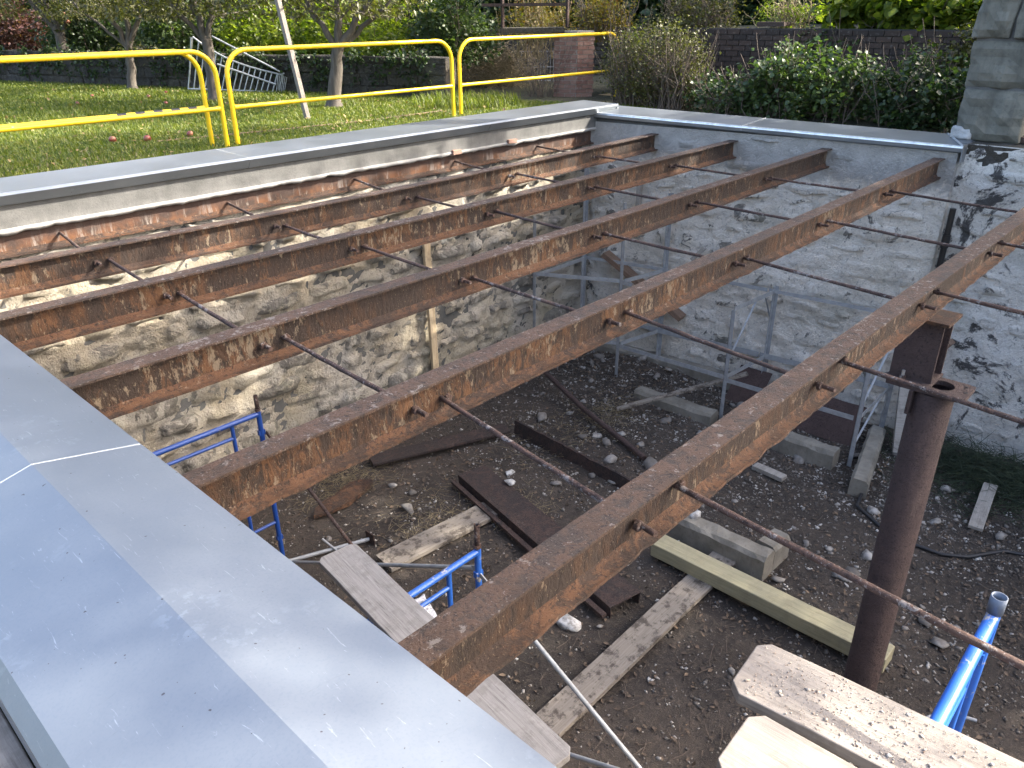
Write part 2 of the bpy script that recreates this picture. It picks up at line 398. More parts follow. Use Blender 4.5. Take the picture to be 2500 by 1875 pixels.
def brick_mat(name, dark):
    m, n, b = new_mat(name); p = pos(n); r_ = objrand(n); k = noise(n, p, 22, 5, .65)
    v = n.nodes.new('ShaderNodeTexWhiteNoise'); v.noise_dimensions = '1D'; L(n, r_, v.inputs['W'])
    if dark: c = mixc(n, v.outputs['Value'], (.030, .022, .018), (.070, .044, .032))
    else: c = mixc(n, v.outputs['Value'], (.15, .072, .054), (.27, .155, .115))
    c = mixc(n, ramp(n, k, [(.56, 0.0), (.68, .6)]), c, (.42, .37, .33) if not dark else (.14, .125, .11))
    L(n, c, b.inputs['Base Color']); b.inputs['Roughness'].default_value = .9; bump(n, b, k, .5, .008); return m
M_BRICK = brick_mat('red brick', False); M_BRICKD = brick_mat('shade toned brick', True)  # the second brick carries the wall's shade in its dark colour
M_BRICKO = concrete_mat('old buried brick', (.20, .115, .085), (.26, .16, .12), 40)
M_MORTAR = concrete_mat('lime mortar', (.30, .27, .23), (.38, .35, .30), 50)
M_MORTARD = concrete_mat('shade toned mortar', (.035, .031, .028), (.06, .054, .048), 50)  # darkened to paint in the shade on the brick wall
M_DWALL = stone_wall_mat('mossy stone toned for shade', grey=.14, ochre=.1, white=(.06, .052, .038), sk=.28)  # stone colours cut to near black to stand in for tree shade
M_PILLAR = concrete_mat('grey green sandstone', (.085, .085, .07), (.165, .16, .13), 25, .5)
M_APPLE, _n, _b = new_mat('apple skin'); _b.inputs['Roughness'].default_value = .3
L(_n, mixc(_n, ramp(_n, noise(_n, pos(_n), 12, 3), [(.4, 0.0), (.65, 1.0)]), (.20, .035, .03), (.27, .14, .07)), _b.inputs['Base Color'])
M_BAG, _n, _b = new_mat('printed paper'); _b.inputs['Roughness'].default_value = .7
L(_n, mixc(_n, ramp(_n, noise(_n, pos(_n), 60, 3), [(.56, 0.0), (.58, .8)]), (.62, .61, .60), (.22, .18, .2)), _b.inputs['Base Color'])
M_PAINTW = concrete_mat('white painted stone', (.30, .30, .29), (.42, .42, .41), 40, .3)

# ------------------------------------------------------------------ SETTING: ground, pit floor
FLOOR = -3.2
def floor_z(x, y):
    z = FLOOR + .05*mnoise.noise(Vector((x*.8, y*.8, 3.1))) + .022*mnoise.noise(Vector((x*3.1, y*3.1, 1.7)))
    z += .16*math.exp(-((x-8.3)**2/.5 + (y-5.4)**2/1.2))          # heap of leaves and rubble in the far corner
    return z
def make_floor():
    nx, ny = 170, 250
    xs = np.linspace(.5, 9.6, nx); ys = np.linspace(-6.2, 6.75, ny)
    V = [(x, y, floor_z(x, y)+.01*mnoise.noise(Vector((x*11, y*11, 0)))) for y in ys for x in xs]
    i = np.arange(nx*ny).reshape(ny, nx)
    F = np.stack([i[:-1,:-1], i[:-1,1:], i[1:,1:], i[1:,:-1]], -1).reshape(-1, 4)
    o = link('pit_floor', npmesh('pit_floor', V, F, M_DIRT, True)); o['kind'] = 'structure'
make_floor()
def sheet(name, quads, mat):
    mb = MB()
    for q in quads: mb.add(q, [(0,1,2,3)])
    o = mb.build(name, mat); o['kind'] = 'structure'; return o
def rect(x0, y0, x1, y1, z): return [(x0,y0,z),(x1,y0,z),(x1,y1,z),(x0,y1,z)]
sheet('ground', [rect(-120, 7.0, 11.95, 11.0, 0), rect(-120, 11.0, 130, 160, 0), rect(11.95, 7.0, 12.3, 11.0, 0), rect(12.3, 9.3, 130, 11, 0), rect(9.5, -6.3, 12.45, 7.0, 0.0),
                 rect(-120, -140, .2, 7.0, 0.0), rect(.2, -140, 130, -6.3, 0.0)], M_SOIL)
sheet('upper_terrace', [rect(12.75, -6.3, 130, 9.29, 1.08), ], M_SOIL)
# terrace of earth held up behind the low garden wall
sheet('garden_bank', [[(10.35, 11.3, .62), (60, 60, .75), (30, 90, .8), (5.2, 25.2, .62)]], M_SOIL)

# ------------------------------------------------------------------ rubble walls
def hfun(a, b, seed):
    h = .030*fbm(a*1.6, b*2.4, seed, 5) + .050*abs(fbm(a*3.2+b, b*5.4-a*1.5, seed+7, 6)) + .020*fbm(a*10, b*14, seed+3, 4) - .025
    return h
def rubble_wall(root, org, ud, nd, u0, u1, z0, z1, seed, mat, du=.045, stone_amp=.045, courses=(.17,.30), smooth_above=None, keep=1.0, maxn=300, hs=1.0):
    org, ud, nd = Vector(org), Vector(ud), Vector(nd)
    rs = random.Random(seed)
    nu = int((u1-u0)/du)+1; nv = int((z1-z0)/du)+1
    us = np.linspace(u0, u1, nu); vs = np.linspace(z0, z1, nv)
    def damp(z): return hs if smooth_above is None else hs*min(1, max(.25, (smooth_above+.25-z)/.4))
    V = [org + ud*a + nd*(hfun(a, b, seed)*damp(b)) + Vector((0,0,b)) for b in vs for a in us]
    i = np.arange(nu*nv).reshape(nv, nu)
    F = np.stack([i[:-1,:-1], i[:-1,1:], i[1:,1:], i[1:,:-1]], -1).reshape(-1, 4)
    if ud.cross(Vector((0,0,1))).dot(nd) < 0: F = F[:, ::-1]
    link('wall_face', npmesh('wall_face', [tuple(v) for v in V], F, mat, True), root)
    # stones, course by course
    z = z0+.02; cnt = 0; cells = []
    while z < z1-.05:
        h = min(rs.uniform(*courses), z1-z)
        a = u0 + rs.uniform(0, .2)
        while a < u1-.12:
            wd = rs.uniform(.22, .62)*(.75+h*1.4)
            cells.append((a, min(a+wd, u1-.01), z, z+h)); a += wd
        z += h
    rs.shuffle(cells)
    for (a0, a1, b0, b1) in cells:
        if cnt >= maxn: break
        if smooth_above is not None and (b0+b1)/2 > smooth_above and rs.random() > .22: continue
        if rs.random() > keep: continue
        n, m_ = 7, 6; j = .05
        cs = [(a0+.012+rs.uniform(0,j), b0+.01+rs.uniform(0,j)), (a1-.012-rs.uniform(0,j), b0+.01+rs.uniform(0,j)),
              (a1-.012-rs.uniform(0,j), b1-.01-rs.uniform(0,j*.8)), (a0+.012+rs.uniform(0,j), b1-.01-rs.uniform(0,j*.8))]
        amp = stone_amp*rs.uniform(.15, 1.05); tiltu, tiltv = rs.uniform(-.7,.7), rs.uniform(-.7,.7); pw = rs.uniform(4, 12); jz = rs.uniform(0, 50)
        vsx = []
        for y in range(m_):
            for x in range(n):
                s = x/(n-1); t = y/(m_-1)
                # rounded corners
                ss, tt = 2*s-1, 2*t-1
                k = 1 - .13*(abs(ss)*abs(tt))**2
                s2 = .5+ss*k/2; t2 = .5+tt*k/2
                A = [cs[0][q]*(1-s2)*(1-t2)+cs[1][q]*s2*(1-t2)+cs[2][q]*s2*t2+cs[3][q]*(1-s2)*t2 for q in (0,1)]
                e = 1 - max(abs(ss), abs(tt))**pw
                A[0] += .045*mnoise.noise(Vector((A[0]*7, A[1]*7, jz))); A[1] += .035*mnoise.noise(Vector((A[0]*7, A[1]*7, jz+9)))
                rimd = max(abs(ss), abs(tt)) > .999
                hh = hfun(A[0], A[1], seed)*damp(A[1])
                H = hh - .02 if rimd else hh + amp*e*(1+tiltu*ss+tiltv*tt) + .022*mnoise.noise(Vector((A[0]*8, A[1]*11, seed+9))) + .012*mnoise.noise(Vector((A[0]*19, A[1]*23, seed+2)))
                vsx.append(org + ud*A[0] + nd*H + Vector((0,0,A[1])))
        fs = [(y*n+x, y*n+x+1, (y+1)*n+x+1, (y+1)*n+x) for y in range(m_-1) for x in range(n-1)]
        if ud.cross(Vector((0,0,1))).dot(nd) < 0: fs = [f[::-1] for f in fs]
        mb = MB(); mb.add(vsx, fs, True); mb.build('stone', mat, root); cnt += 1

wl = empty('stone_wall', (.6, 6.9, FLOOR)); tag(wl, 'cream and ochre rubble stone wall below the concrete band by the lawn', 'wall', 'rubble walls of the pit')
rubble_wall(wl, (0, 6.63, 0), (1,0,0), (0,-1,0),   .72, 8.78, FLOOR-.1, -.20, 3, M_WALLL, du=.032, stone_amp=.065)
wf = empty('stone_wall', (9.3, 4.4, FLOOR)); tag(wf, 'whitewashed rubble stone wall at the far end of the pit, grey cement at its top', 'wall', 'rubble walls of the pit')
rubble_wall(wf, (9.38, 0, 0), (-.105,1,0), (-.9945,-.1044,0), 2.24, 6.74, FLOOR-.1, .085, 21, M_WALLF, du=.032, smooth_above=-.33, stone_amp=.034, hs=.62, courses=(.14,.34))
mb = MB(); mb.add([(9.145,2.24,FLOOR-.1),(9.28,2.24,FLOOR-.1),(9.28,2.24,.085),(9.145,2.24,.085)], [(0,1,2,3)]); mb.build('wall_return', M_WALLF, wf)
wr = empty('stone_wall', (9.5, 0, FLOOR)); tag(wr, 'peeling whitewashed stone wall with black patches below the stone pillar', 'wall', 'rubble walls of the pit')
rubble_wall(wr, (9.25, 0, 0), (0,1,0), (-1,0,0), -6.2, 2.26, FLOOR-.1, .15, 33, M_WALLR, du=.05, stone_amp=.032, hs=.7, maxn=190)
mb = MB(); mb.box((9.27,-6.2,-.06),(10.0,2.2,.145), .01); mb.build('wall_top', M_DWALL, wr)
for rt in (wl, wf, wr): world_kids(rt)

# concrete band on the lawn-side wall
cb = empty('concrete_band', (.7, 6.8, -.05)); tag(cb, 'long grey concrete band between the metal coping and the wall beam on the lawn side', 'concrete band')
mb = MB()
nu = 260; rs = random.Random(5); vv = []; ff = []
for k in range(nu+1):
    x = .7 + (8.02)*k/nu
    lo = -.022 + .018*fbm(x*6, 0, 2, 4) ; bulge = .012+.016*abs(fbm(x*9, 4, 2, 3))
    vv += [(x, 6.585, .19), (x, 6.583, .06), (x, 6.582-.004*mnoise.noise(Vector((x*4,0,9))), .012), (x, 6.585-bulge, lo+.018), (x, 6.60, lo-.012), (x, 6.66, lo-.004)]
for k in range(nu):
    for q in range(5):
        a = k*6+q; ff.append((a, a+1, a+7, a+6))
mb.add(vv, [f[::-1] for f in ff], True)
co = mb.build('band_face', M_CONC, cb)
co.data.materials.append(M_EDGE)
for p_ in co.data.polygons:
    if p_.center.z < .012: p_.material_index = 1
for (x, z, wd) in ((6.05, .0, .16), (6.95, .01, .2)):
    mb = MB(); mb.box((x, 6.55, z-.02), (x+wd*.8, 6.60, z+.030), .006); mb.build('brick', M_BRICKO, cb, .006)
world_kids(cb)

# ------------------------------------------------------------------ metal copings
def coping(root, prof, seams, along, gap=.006, mat=M_COP, edge=None, name='coping_panel'):
    """prof: list of (across, z); panels run between the seams along the axis"""
    for s0, s1 in zip(seams[:-1], seams[1:]):
        mb = MB(); vs = []; n = 24; k = len(prof)
        for i in range(n+1):
            t = s0+gap/2 + (s1-s0-gap)*i/n
            for j, (a, z) in enumerate(prof):
                wv = .0016*mnoise.noise(Vector((t*1.7, a*3, s0)))
                vs.append((t, a, z+wv) if along == 'X' else (a, t, z+wv))
        fs = [(i*k+j, i*k+j+1, (i+1)*k+j+1, (i+1)*k+j) for i in range(n) for j in range(k-1)]
        mb.add(vs, fs)
        o = mb.build(name, mat, root)
        md = o.modifiers.new('solid', 'SOLIDIFY'); md.thickness = .004; md.offset = -1
    for s in seams[1:-1]:
        mb = MB(); k = len(prof); vs = []
        for t in (s-.005, s-.004, s+.004, s+.005):
            h = .0035 if abs(t-s) < .0045 else .001
            for a, z in prof: vs.append((t, a, z+h) if along == 'X' else (a, t, z+h))
        mb.add(vs, [(i*k+j, i*k+j+1, (i+1)*k+j+1, (i+1)*k+j) for i in range(3) for j in range(k-1)])
        mb.build('seam_strip', M_SEAL, root)

def edge_strip(root, prof, t0, t1, along, mat):
    mb = MB(); vs = []; n = 40; k = len(prof)
    for i in range(n+1):
        t = t0+(t1-t0)*i/n
        for a, z in prof:
            z2 = z+.0012*mnoise.noise(Vector((t*2.3, a, 4)))
            vs.append((t, a, z2) if along == 'X' else (a, t, z2))
    mb.add(vs, [(i*k+j, i*k+j+1, (i+1)*k+j+1, (i+1)*k+j) for i in range(n) for j in range(k-1)])
    mb.build('front_edge', mat, root)
nc = empty('metal_coping', (.43, 2, .0)); tag(nc, 'wide ridged pale blue metal coping along the near edge of the pit', 'coping', 'metal copings on the pit walls')
coping(nc, [(.665, .195), (.700, .215), (.713, .240), (.692, .281), (.412, .338), (.140, .272), (.112, .240), (.112, .17)], [-6.2, -3.1, -.75, 2.165, 5.2, 7.16], 'Y')
mb = MB(); mb.box((.17, -6.2, FLOOR-.1), (.66, 7.1, .20)); mb.build('wall_core', M_CONC, nc)
edge_strip(nc, [(.715, .241), (.6935, .2835)], -6.2, 6.5, 'Y', M_ROLL)

lc = empty('metal_coping', (5, 6.8, .0)); tag(lc, 'pale grey metal coping between the pit and the lawn with yellow railings', 'coping', 'metal copings on the pit walls')
coping(lc, [(6.585, .180), (6.545, .190), (6.494, .262), (6.515, .276), (7.09, .29), (7.10, .22)], [.72, 3.55, 6.6, 9.07], 'X')
edge_strip(lc, [(6.492, .2605), (6.520, .2795)], .72, 9.07, 'X', M_ALEDGE)
mb = MB(); mb.box((9.07-.02, 6.50, .225), (9.074, 7.09, .284)); mb.build('end_cap', M_COP, lc)
mb = MB(); mb.box((.7, 6.66, FLOOR-.1), (8.75, 7.06, .20)); mb.build('wall_core', M_CONC, lc)

fc = empty('metal_coping', (9.3, 4.4, 0)); tag(fc, 'metal coping with bright front edge on the far wall, ending at the stone pillar', 'coping', 'metal copings on the pit walls')
coping(fc, [(9.035, .062), (8.990, .082), (8.984, .138), (9.60, .172), (9.61, .1)], [2.20, 4.55, 7.06], 'Y')
edge_strip(fc, [(8.9815, .118), (8.985, .1405), (9.012, .1435)], 2.20, 7.06, 'Y', M_ALEDGE)
mb = MB(); mb.bar((9.0, 2.215, .146), (9.60, 2.52, .176), .022, .010); mb.build('seam_strip', M_ALEDGE, fc)
mb = MB(); mb.box((8.99, 2.196, -.03), (9.55, 2.2035, .15)); mb.build('end_cap', M_COP, fc)
mb = MB(); mb.box((9.07, 2.27, FLOOR-.1), (9.55, 7.1, .085)); mb.build('wall_core', M_CONC, fc)
for c_ in fc.children:                                # the far wall stands slightly askew and its coping falls a little to the right
    for v in c_.data.vertices:
        k_ = (v.co.y-2.24)
        v.co.x += .112-.105*k_; v.co.z += .0145*k_
for rt in (nc, lc, fc): world_kids(rt)

# ------------------------------------------------------------------ steel beams
def wavy_strip(x0, x1, y0, y1, z0, z1, n, ew=0.0, zs=None, seed=0):
    """a long plate along X between (y0..y1, z0..z1), its side edges nibbled by rust"""
    mb = MB(); vs = []; fs = []
    for i in range(n+1):
        x = x0+(x1-x0)*i/n; s = zs(x) if zs else 0
        e0 = ew*fbm(x*9, seed, 0, 4); e1 = ew*fbm(x*9, seed+5, 0, 4)
        ys = y0(x) if callable(y0) else y0; ye = y1(x) if callable(y1) else y1
        vs += [(x, ys+e0, z0+s), (x, ye+e1, z0+s), (x, ye+e1, z1+s), (x, ys+e0, z1+s)]
    for i in range(n):
        a = i*4
        fs += [(a, a+4, a+5, a+1), (a+1, a+5, a+6, a+2), (a+2, a+6, a+7, a+3), (a+3, a+7, a+4, a)]
    fs += [(0,1,2,3), (n*4+3, n*4+2, n*4+1, n*4)]
    mb.add(vs, [f[::-1] for f in fs]); return mb
BY = {1: (6.655, 6.655), 2: (5.685, 5.70), 3: (4.62, 4.645), 4: (3.46, 3.545), 5: (2.33, 2.40), 6: (1.165, 1.15)}
SAG = {1: 0, 2: .035, 3: .018, 4: .012, 5: .010, 6: 0.0}
XE = {1: 8.70, 2: 8.82, 3: 8.93, 4: 9.04, 5: 9.15, 6: 9.27}
blabel = {1: 'rust streaked steel beam set against the lawn-side wall below the concrete band',
          2: 'second rusty steel beam from the lawn-side wall', 3: 'third rusty steel beam from the lawn-side wall, pale dust on its top',
          4: 'fourth rusty steel beam from the lawn-side wall', 5: 'fifth rusty steel beam from the lawn-side wall, with mottled reddish top',
          6: 'nearest rusty steel beam with ragged lower flange, carried by the brown pipe column'}
def by(k, x):
    a, b = BY[k]; return a + (b-a)*(x-.6)/8.4
def bz(k, x): return -SAG[k]*math.sin(math.pi*min(1, max(0, (x-.5)/8.6)))
for k in range(1, 7):
    o = empty('steel_beam', (.7, BY[k][0], -.2)); tag(o, blabel[k], 'beam', 'rusty steel beams across the pit')
    zs = lambda x, k=k: bz(k, x); n = 150 if k > 3 else 90
    hw = .054
    wavy_strip(.64, XE[k], lambda x, k=k: by(k, x)-hw, lambda x, k=k: by(k, x)+hw, -.011, 0, n, .0025, zs, k).build('top_flange', M_FLANGE, o)
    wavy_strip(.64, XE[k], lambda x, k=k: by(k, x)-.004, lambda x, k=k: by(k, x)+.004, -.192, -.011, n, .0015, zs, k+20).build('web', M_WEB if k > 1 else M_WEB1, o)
    wavy_strip(.64, XE[k], lambda x, k=k: by(k, x)-hw, lambda x, k=k: by(k, x)+hw, -.206, -.192, n*2, .010 if k > 4 else .004, zs, k+40).build('bottom_flange', M_BOTF, o)
    mb = MB()
    for s in (-1, 1):                                  # the fillets between web and flanges
        vs = []
        for i in range(61):
            x = .64+(XE[k]-.64)*i/60; y = by(k, x)+s*.004; z = bz(k, x)
            vs += [(x, y, z-.165), (x, y+s*.012, z-.1885), (x, y+s*.040, z-.1915)]
        fs = []
        for i in range(60):
            for j in range(2):
                f = (i*3+j, i*3+j+1, i*3+j+4, i*3+j+3); fs.append(f if s < 0 else f[::-1])
        mb.add(vs, fs, True)
    mb.build('fillet', M_BOTF, o)
    world_kids(o)
# beam 1 sits against the wall: pale mortar fill below its lower flange is part of the wall face

# ------------------------------------------------------------------ tie rods with nuts
ROWX = [1.90, 3.31, 4.72, 6.12, 7.56]
where = ['first from near coping', 'second from near coping', 'at mid span', 'second from far wall', 'first from far wall']
bay = {1: 'between wall beam and second beam', 2: 'between second and third beams', 3: 'between third and fourth beams',
       4: 'between fourth and fifth beams', 5: 'between fifth and nearest beams', 6: 'right of the nearest beam'}
for k in range(1, 7):
    for i, xr in enumerate(ROWX):
        xs = xr + (.03 if k < 5 else .14 if k == 5 else .17) + rng.uniform(-.015, .015); xe = xr - .09 + rng.uniform(-.015, .015) + (.05 if k == 4 else 0)
        y0 = by(k, xs); y1 = by(k+1, xe) if k < 6 else -1.6
        z0 = -.108+bz(k, xs)+rng.uniform(-.012,.012); z1 = -.105 + (bz(k+1, xe) if k < 6 else -.01)
        if k == 6: z0 += .03
        t = empty('tie_rod', (xs, y0, z0)); tag(t, 'rusty tie rod ' + bay[k] + ', ' + where[i], 'tie rod', 'rusty tie rods between the beams')
        st = .10 if k > 1 else 0
        A = Vector((xs, y0+st, z0)); Bv = Vector((xe, y1-.10, z1)); pts = []
        for q in range(15):
            p = A.lerp(Bv, q/14); p.z += -.004*math.sin(math.pi*q/14) + .002*mnoise.noise(Vector((q*.9, k, i))); pts.append(p)
        MB().tube(pts, [.0115*(1+.18*mnoise.noise(Vector((q*1.3, k*2, i)))) for q in range(15)], 8, wob=.10).build('rod', M_ROD, t)
        dv = (A-Bv).normalized()
        for base, sg in ((A, -1), (Bv, 1)):
            if sg < 0 and k == 1: continue
            if sg > 0 and k == 6: continue
            yw = y0 if sg < 0 else y1
            for ym in (-.030, .030):
                mb = MB()
                c = Vector((xs if sg < 0 else xe, yw+ym, base.z)); hx = [(c.x+.022*math.cos(rad(60*a+15)), c.z+.022*math.sin(rad(60*a+15))) for a in range(6)]
                vs = [(x, c.y-.010, z) for x, z in hx]+[(x, c.y+.010, z) for x, z in hx]
                mb.add(vs, [tuple(range(6)), tuple(range(11, 5, -1))]+[(a, a+6, (a+1) % 6+6, (a+1) % 6) for a in range(6)])
                mb.build('nut', M_ROD, t, .004)
        world_kids(t)

# ------------------------------------------------------------------ pipe column
pc = empty('steel_column', (4.79, 1.0, FLOOR)); tag(pc, 'thick brown steel pipe column with bolted cap plate under the nearest beam', 'column')
CX, CY = 4.79, 1.0
mb = MB(); n = 40; vs = []; fs = []
for z in (FLOOR-.05, -.655):
    for k in range(n): vs.append((CX+.116*math.cos(2*math.pi*k/n), CY+.116*math.sin(2*math.pi*k/n), z))
for z in (-.655, -1.2):
    for k in range(n): vs.append((CX+.102*math.cos(2*math.pi*k/n), CY+.102*math.sin(2*math.pi*k/n), z))
for q in range(3):
    for k in range(n): fs.append((q*n+k, q*n+(k+1) % n, (q+1)*n+(k+1) % n, (q+1)*n+k))
mb.add(vs, fs, True); mb.build('pipe', M_PIPE, pc)
# cap plate with a round hole
mb = MB(); x0, x1, y0, y1 = CX-.12, CX+.12, CY-.19, CY+.25; zt, zb = -.615, -.645; vs = []; fs = []
m_ = 32; hole = []; rim = []
hx, hy, hr = CX, CY-.03, .072
for k in range(m_):
    a = 2*math.pi*k/m_; cx_, sy_ = math.cos(a), math.sin(a)
    hole.append((hx+hr*cx_, hy+hr*sy_))
    tx = min(((x1-hx)/cx_ if cx_ > 1e-6 else 9), ((x0-hx)/cx_ if cx_ < -1e-6 else 9)); ty = min(((y1-hy)/sy_ if sy_ > 1e-6 else 9), ((y0-hy)/sy_ if sy_ < -1e-6 else 9))
    t_ = min(tx, ty); rim.append((hx+t_*cx_, hy+t_*sy_))
for z in (zt, zb):
    for p_ in hole: vs.append((*p_, z))
    for p_ in rim: vs.append((*p_, z))
for k in range(m_):
    k2 = (k+1) % m_
    fs += [(k, m_+k, m_+k2, k2), (2*m_+k, 2*m_+k2, 3*m_+k2, 3*m_+k), (k, k2, 2*m_+k2, 2*m_+k), (m_+k, 3*m_+k, 3*m_+k2, m_+k2)]
mb.add(vs, fs); mb.build('cap_plate', M_PIPE, pc)
for (bx, by_) in ((CX+.07, CY-.15), (CX-.02, CY-.17)):
    mb = MB(); mb.tube([(bx, by_, zt+.0005), (bx, by_, zt+.002)], .011, 10); mb.build('bolt_hole', M_BLACK, pc)
# short stub of wide flange section between plate and beam
fx, fy0, fy1 = 4.725, 1.015, 1.255
mb = MB(); mb.box((fx, fy0, -.60), (fx+.014, fy1, -.228)); mb.build('stub_flange', M_PIPE, pc)
mb = MB(); mb.box((fx+.19, fy0, -.60), (fx+.204, fy1, -.228)); mb.build('stub_flange', M_PIPE, pc)
mb = MB(); mb.box((fx+.0145, (fy0+fy1)/2-.006, -.60), (fx+.1895, (fy0+fy1)/2+.006, -.228)); mb.build('stub_web', M_PIPE, pc)
mb = MB(); mb.box((fx-.055, fy0-.01, -.6125), (fx+.215, fy1+.01, -.6005)); mb.build('stub_base', M_PIPE, pc)
mb = MB(); mb.box((fx-.03, fy0-.03, -.2275), (fx+.225, fy1+.01, -.2085)); mb.build('stub_top', M_BOTF, pc)
mb = MB(); mb.tube([(fx-.026, fy0+.155, -.60), (fx-.026, fy0+.155, -.545)], .010, 8); mb.build('bolt', M_ALU, pc)
mb = MB(); mb.tube([(fx-.026, fy0+.155, -.5995), (fx-.026, fy0+.155, -.577)], .021, 6); mb.build('nut', M_ROD, pc)
mb = MB(); mb.box((CX-.135, CY+.085, -.80), (CX-.075, CY+.105, -.646)); mb.build('stiffener', M_PIPE, pc)
world_kids(pc)

# black drainpipe in the corner
dp = empty('drainpipe', (9.16, 2.17, FLOOR)); tag(dp, 'black drainpipe in the wall corner behind the pipe column', 'pipe')
MB().tube([(9.15, 2.165, -.5), (9.15, 2.165, FLOOR)], .032, 14).build('pipe', M_BLACK, dp)
MB().tube([(9.15, 2.165, -.78), (9.15, 2.165, -.92)], .042, 14).build('collar', M_BLACK, dp)
MB().tube([(9.15, 2.165, -1.9), (9.15, 2.165, -1.78)], .042, 14).build('collar', M_BLACK, dp)
world_kids(dp)

# ------------------------------------------------------------------ galvanised rack along the far wall
rk = empty('shelving_rack', (8.4, 4.4, FLOOR)); tag(rk, 'bare grey galvanised shelving rack frame along the far whitewashed wall', 'rack')
def angle_post(x, y, z0, z1, sx, sy, mat=M_GALV, nm='post', lean=(0,0)):
    mb = MB(); a, t = .05, .005
    for (lo, hi) in (((0,0),(sx*a, sy*t)), ((0,0),(sx*t, sy*a))):
        xs_ = sorted((x+lo[0], x+hi[0])); ys_ = sorted((y+lo[1], y+hi[1]))
        mb.box((xs_[0], ys_[0], z0), (xs_[1], ys_[1], z1))
        mb.v[-4:] = [(vx+lean[0], vy+lean[1], vz) for vx, vy, vz in mb.v[-4:]]
    mb.build(nm, mat, rk)
FX, BX = 7.93, 8.93
for y, zt_ in ((5.53, -.72), (3.93, -1.74), (2.33, -1.62)): angle_post(FX, y, FLOOR-.02, zt_, 1, -1)
angle_post(7.36, 6.52, FLOOR, -.95, 1, -1); angle_post(8.42, 6.50, FLOOR, -.45, -1, -1)
BXY = {5.36: 8.72, 3.86: 8.88, 2.36: 9.0}
for y, zt_ in ((5.36, -.70), (3.86, -1.66), (2.36, -1.62)): angle_post(BXY[y], y, FLOOR-.02, zt_, -1, -1)
for z, tag_ in ((-1.73, 0), (-2.60, 1)):
    mb = MB()
    for (y0, y1) in ((3.92, 5.50), (2.36, 3.90)):
        mb = MB()
        if not (tag_ == 0): mb.bar((FX+.004, y0, z), (FX+.004, y1, z-.03 if tag_ else z), .006, .055); mb.build('shelf_rail', M_GALV, rk)
        mb = MB(); mb.bar((9.36-.105*y0-.15, y0, z+.02), (9.36-.105*y1-.15, y1, z+.02), .006, .07 if tag_ else .045); mb.build('shelf_rail', M_GALV, rk)
    mb = MB(); mb.bar((8.64, 5.5, z+.02), (8.45, 6.5, z+.01), .006, .045); mb.build('shelf_rail', M_GALV, rk)
    mb = MB(); mb.bar((7.40, 6.5, z+.02), (FX, 5.53, z), .006, .05); mb.build('shelf_rail', M_GALV, rk)
    for y, yb in ((5.50, 5.36), (3.93, 3.86), (2.33, 2.36)):
        mb = MB(); mb.bar((FX+.03, y-.02, z), (BXY[yb]-.03, yb-.02, z+.005), .006, .055); mb.build('side_rail', M_GALV, rk)
    mb = MB(); mb.bar((7.4, 6.49, z), (8.42, 6.49, z+.005), .006, .055); mb.build('side_rail', M_GALV, rk)
mb = MB(); mb.bar((FX, 5.5, -1.735), (FX, 5.33, -1.745), .006, .055); mb.build('rail_stub', M_GALV, rk)
for a, b in (((FX+.03, 3.9, -2.35), (FX+.5, 3.88, -1.76)), ((FX+.72, 3.86, -1.76), (BX-.03, 3.86, -2.15)), ((FX+.03, 2.31, -2.45), (BX-.03, 2.34, -1.75)), ((FX+.05, 2.33, -3.0), (FX+.7, 2.33, -2.62))):
    mb = MB(); mb.bar(a, b, .022, .004); mb.build('brace', M_GALV, rk)
world_kids(rk)

def single(name, mb, mat, label, cat, group=None, bevel=0, origin=None, rot=None):
    o = mb.build(name, mat, None, bevel)
    tag(o, label, cat, group); return o

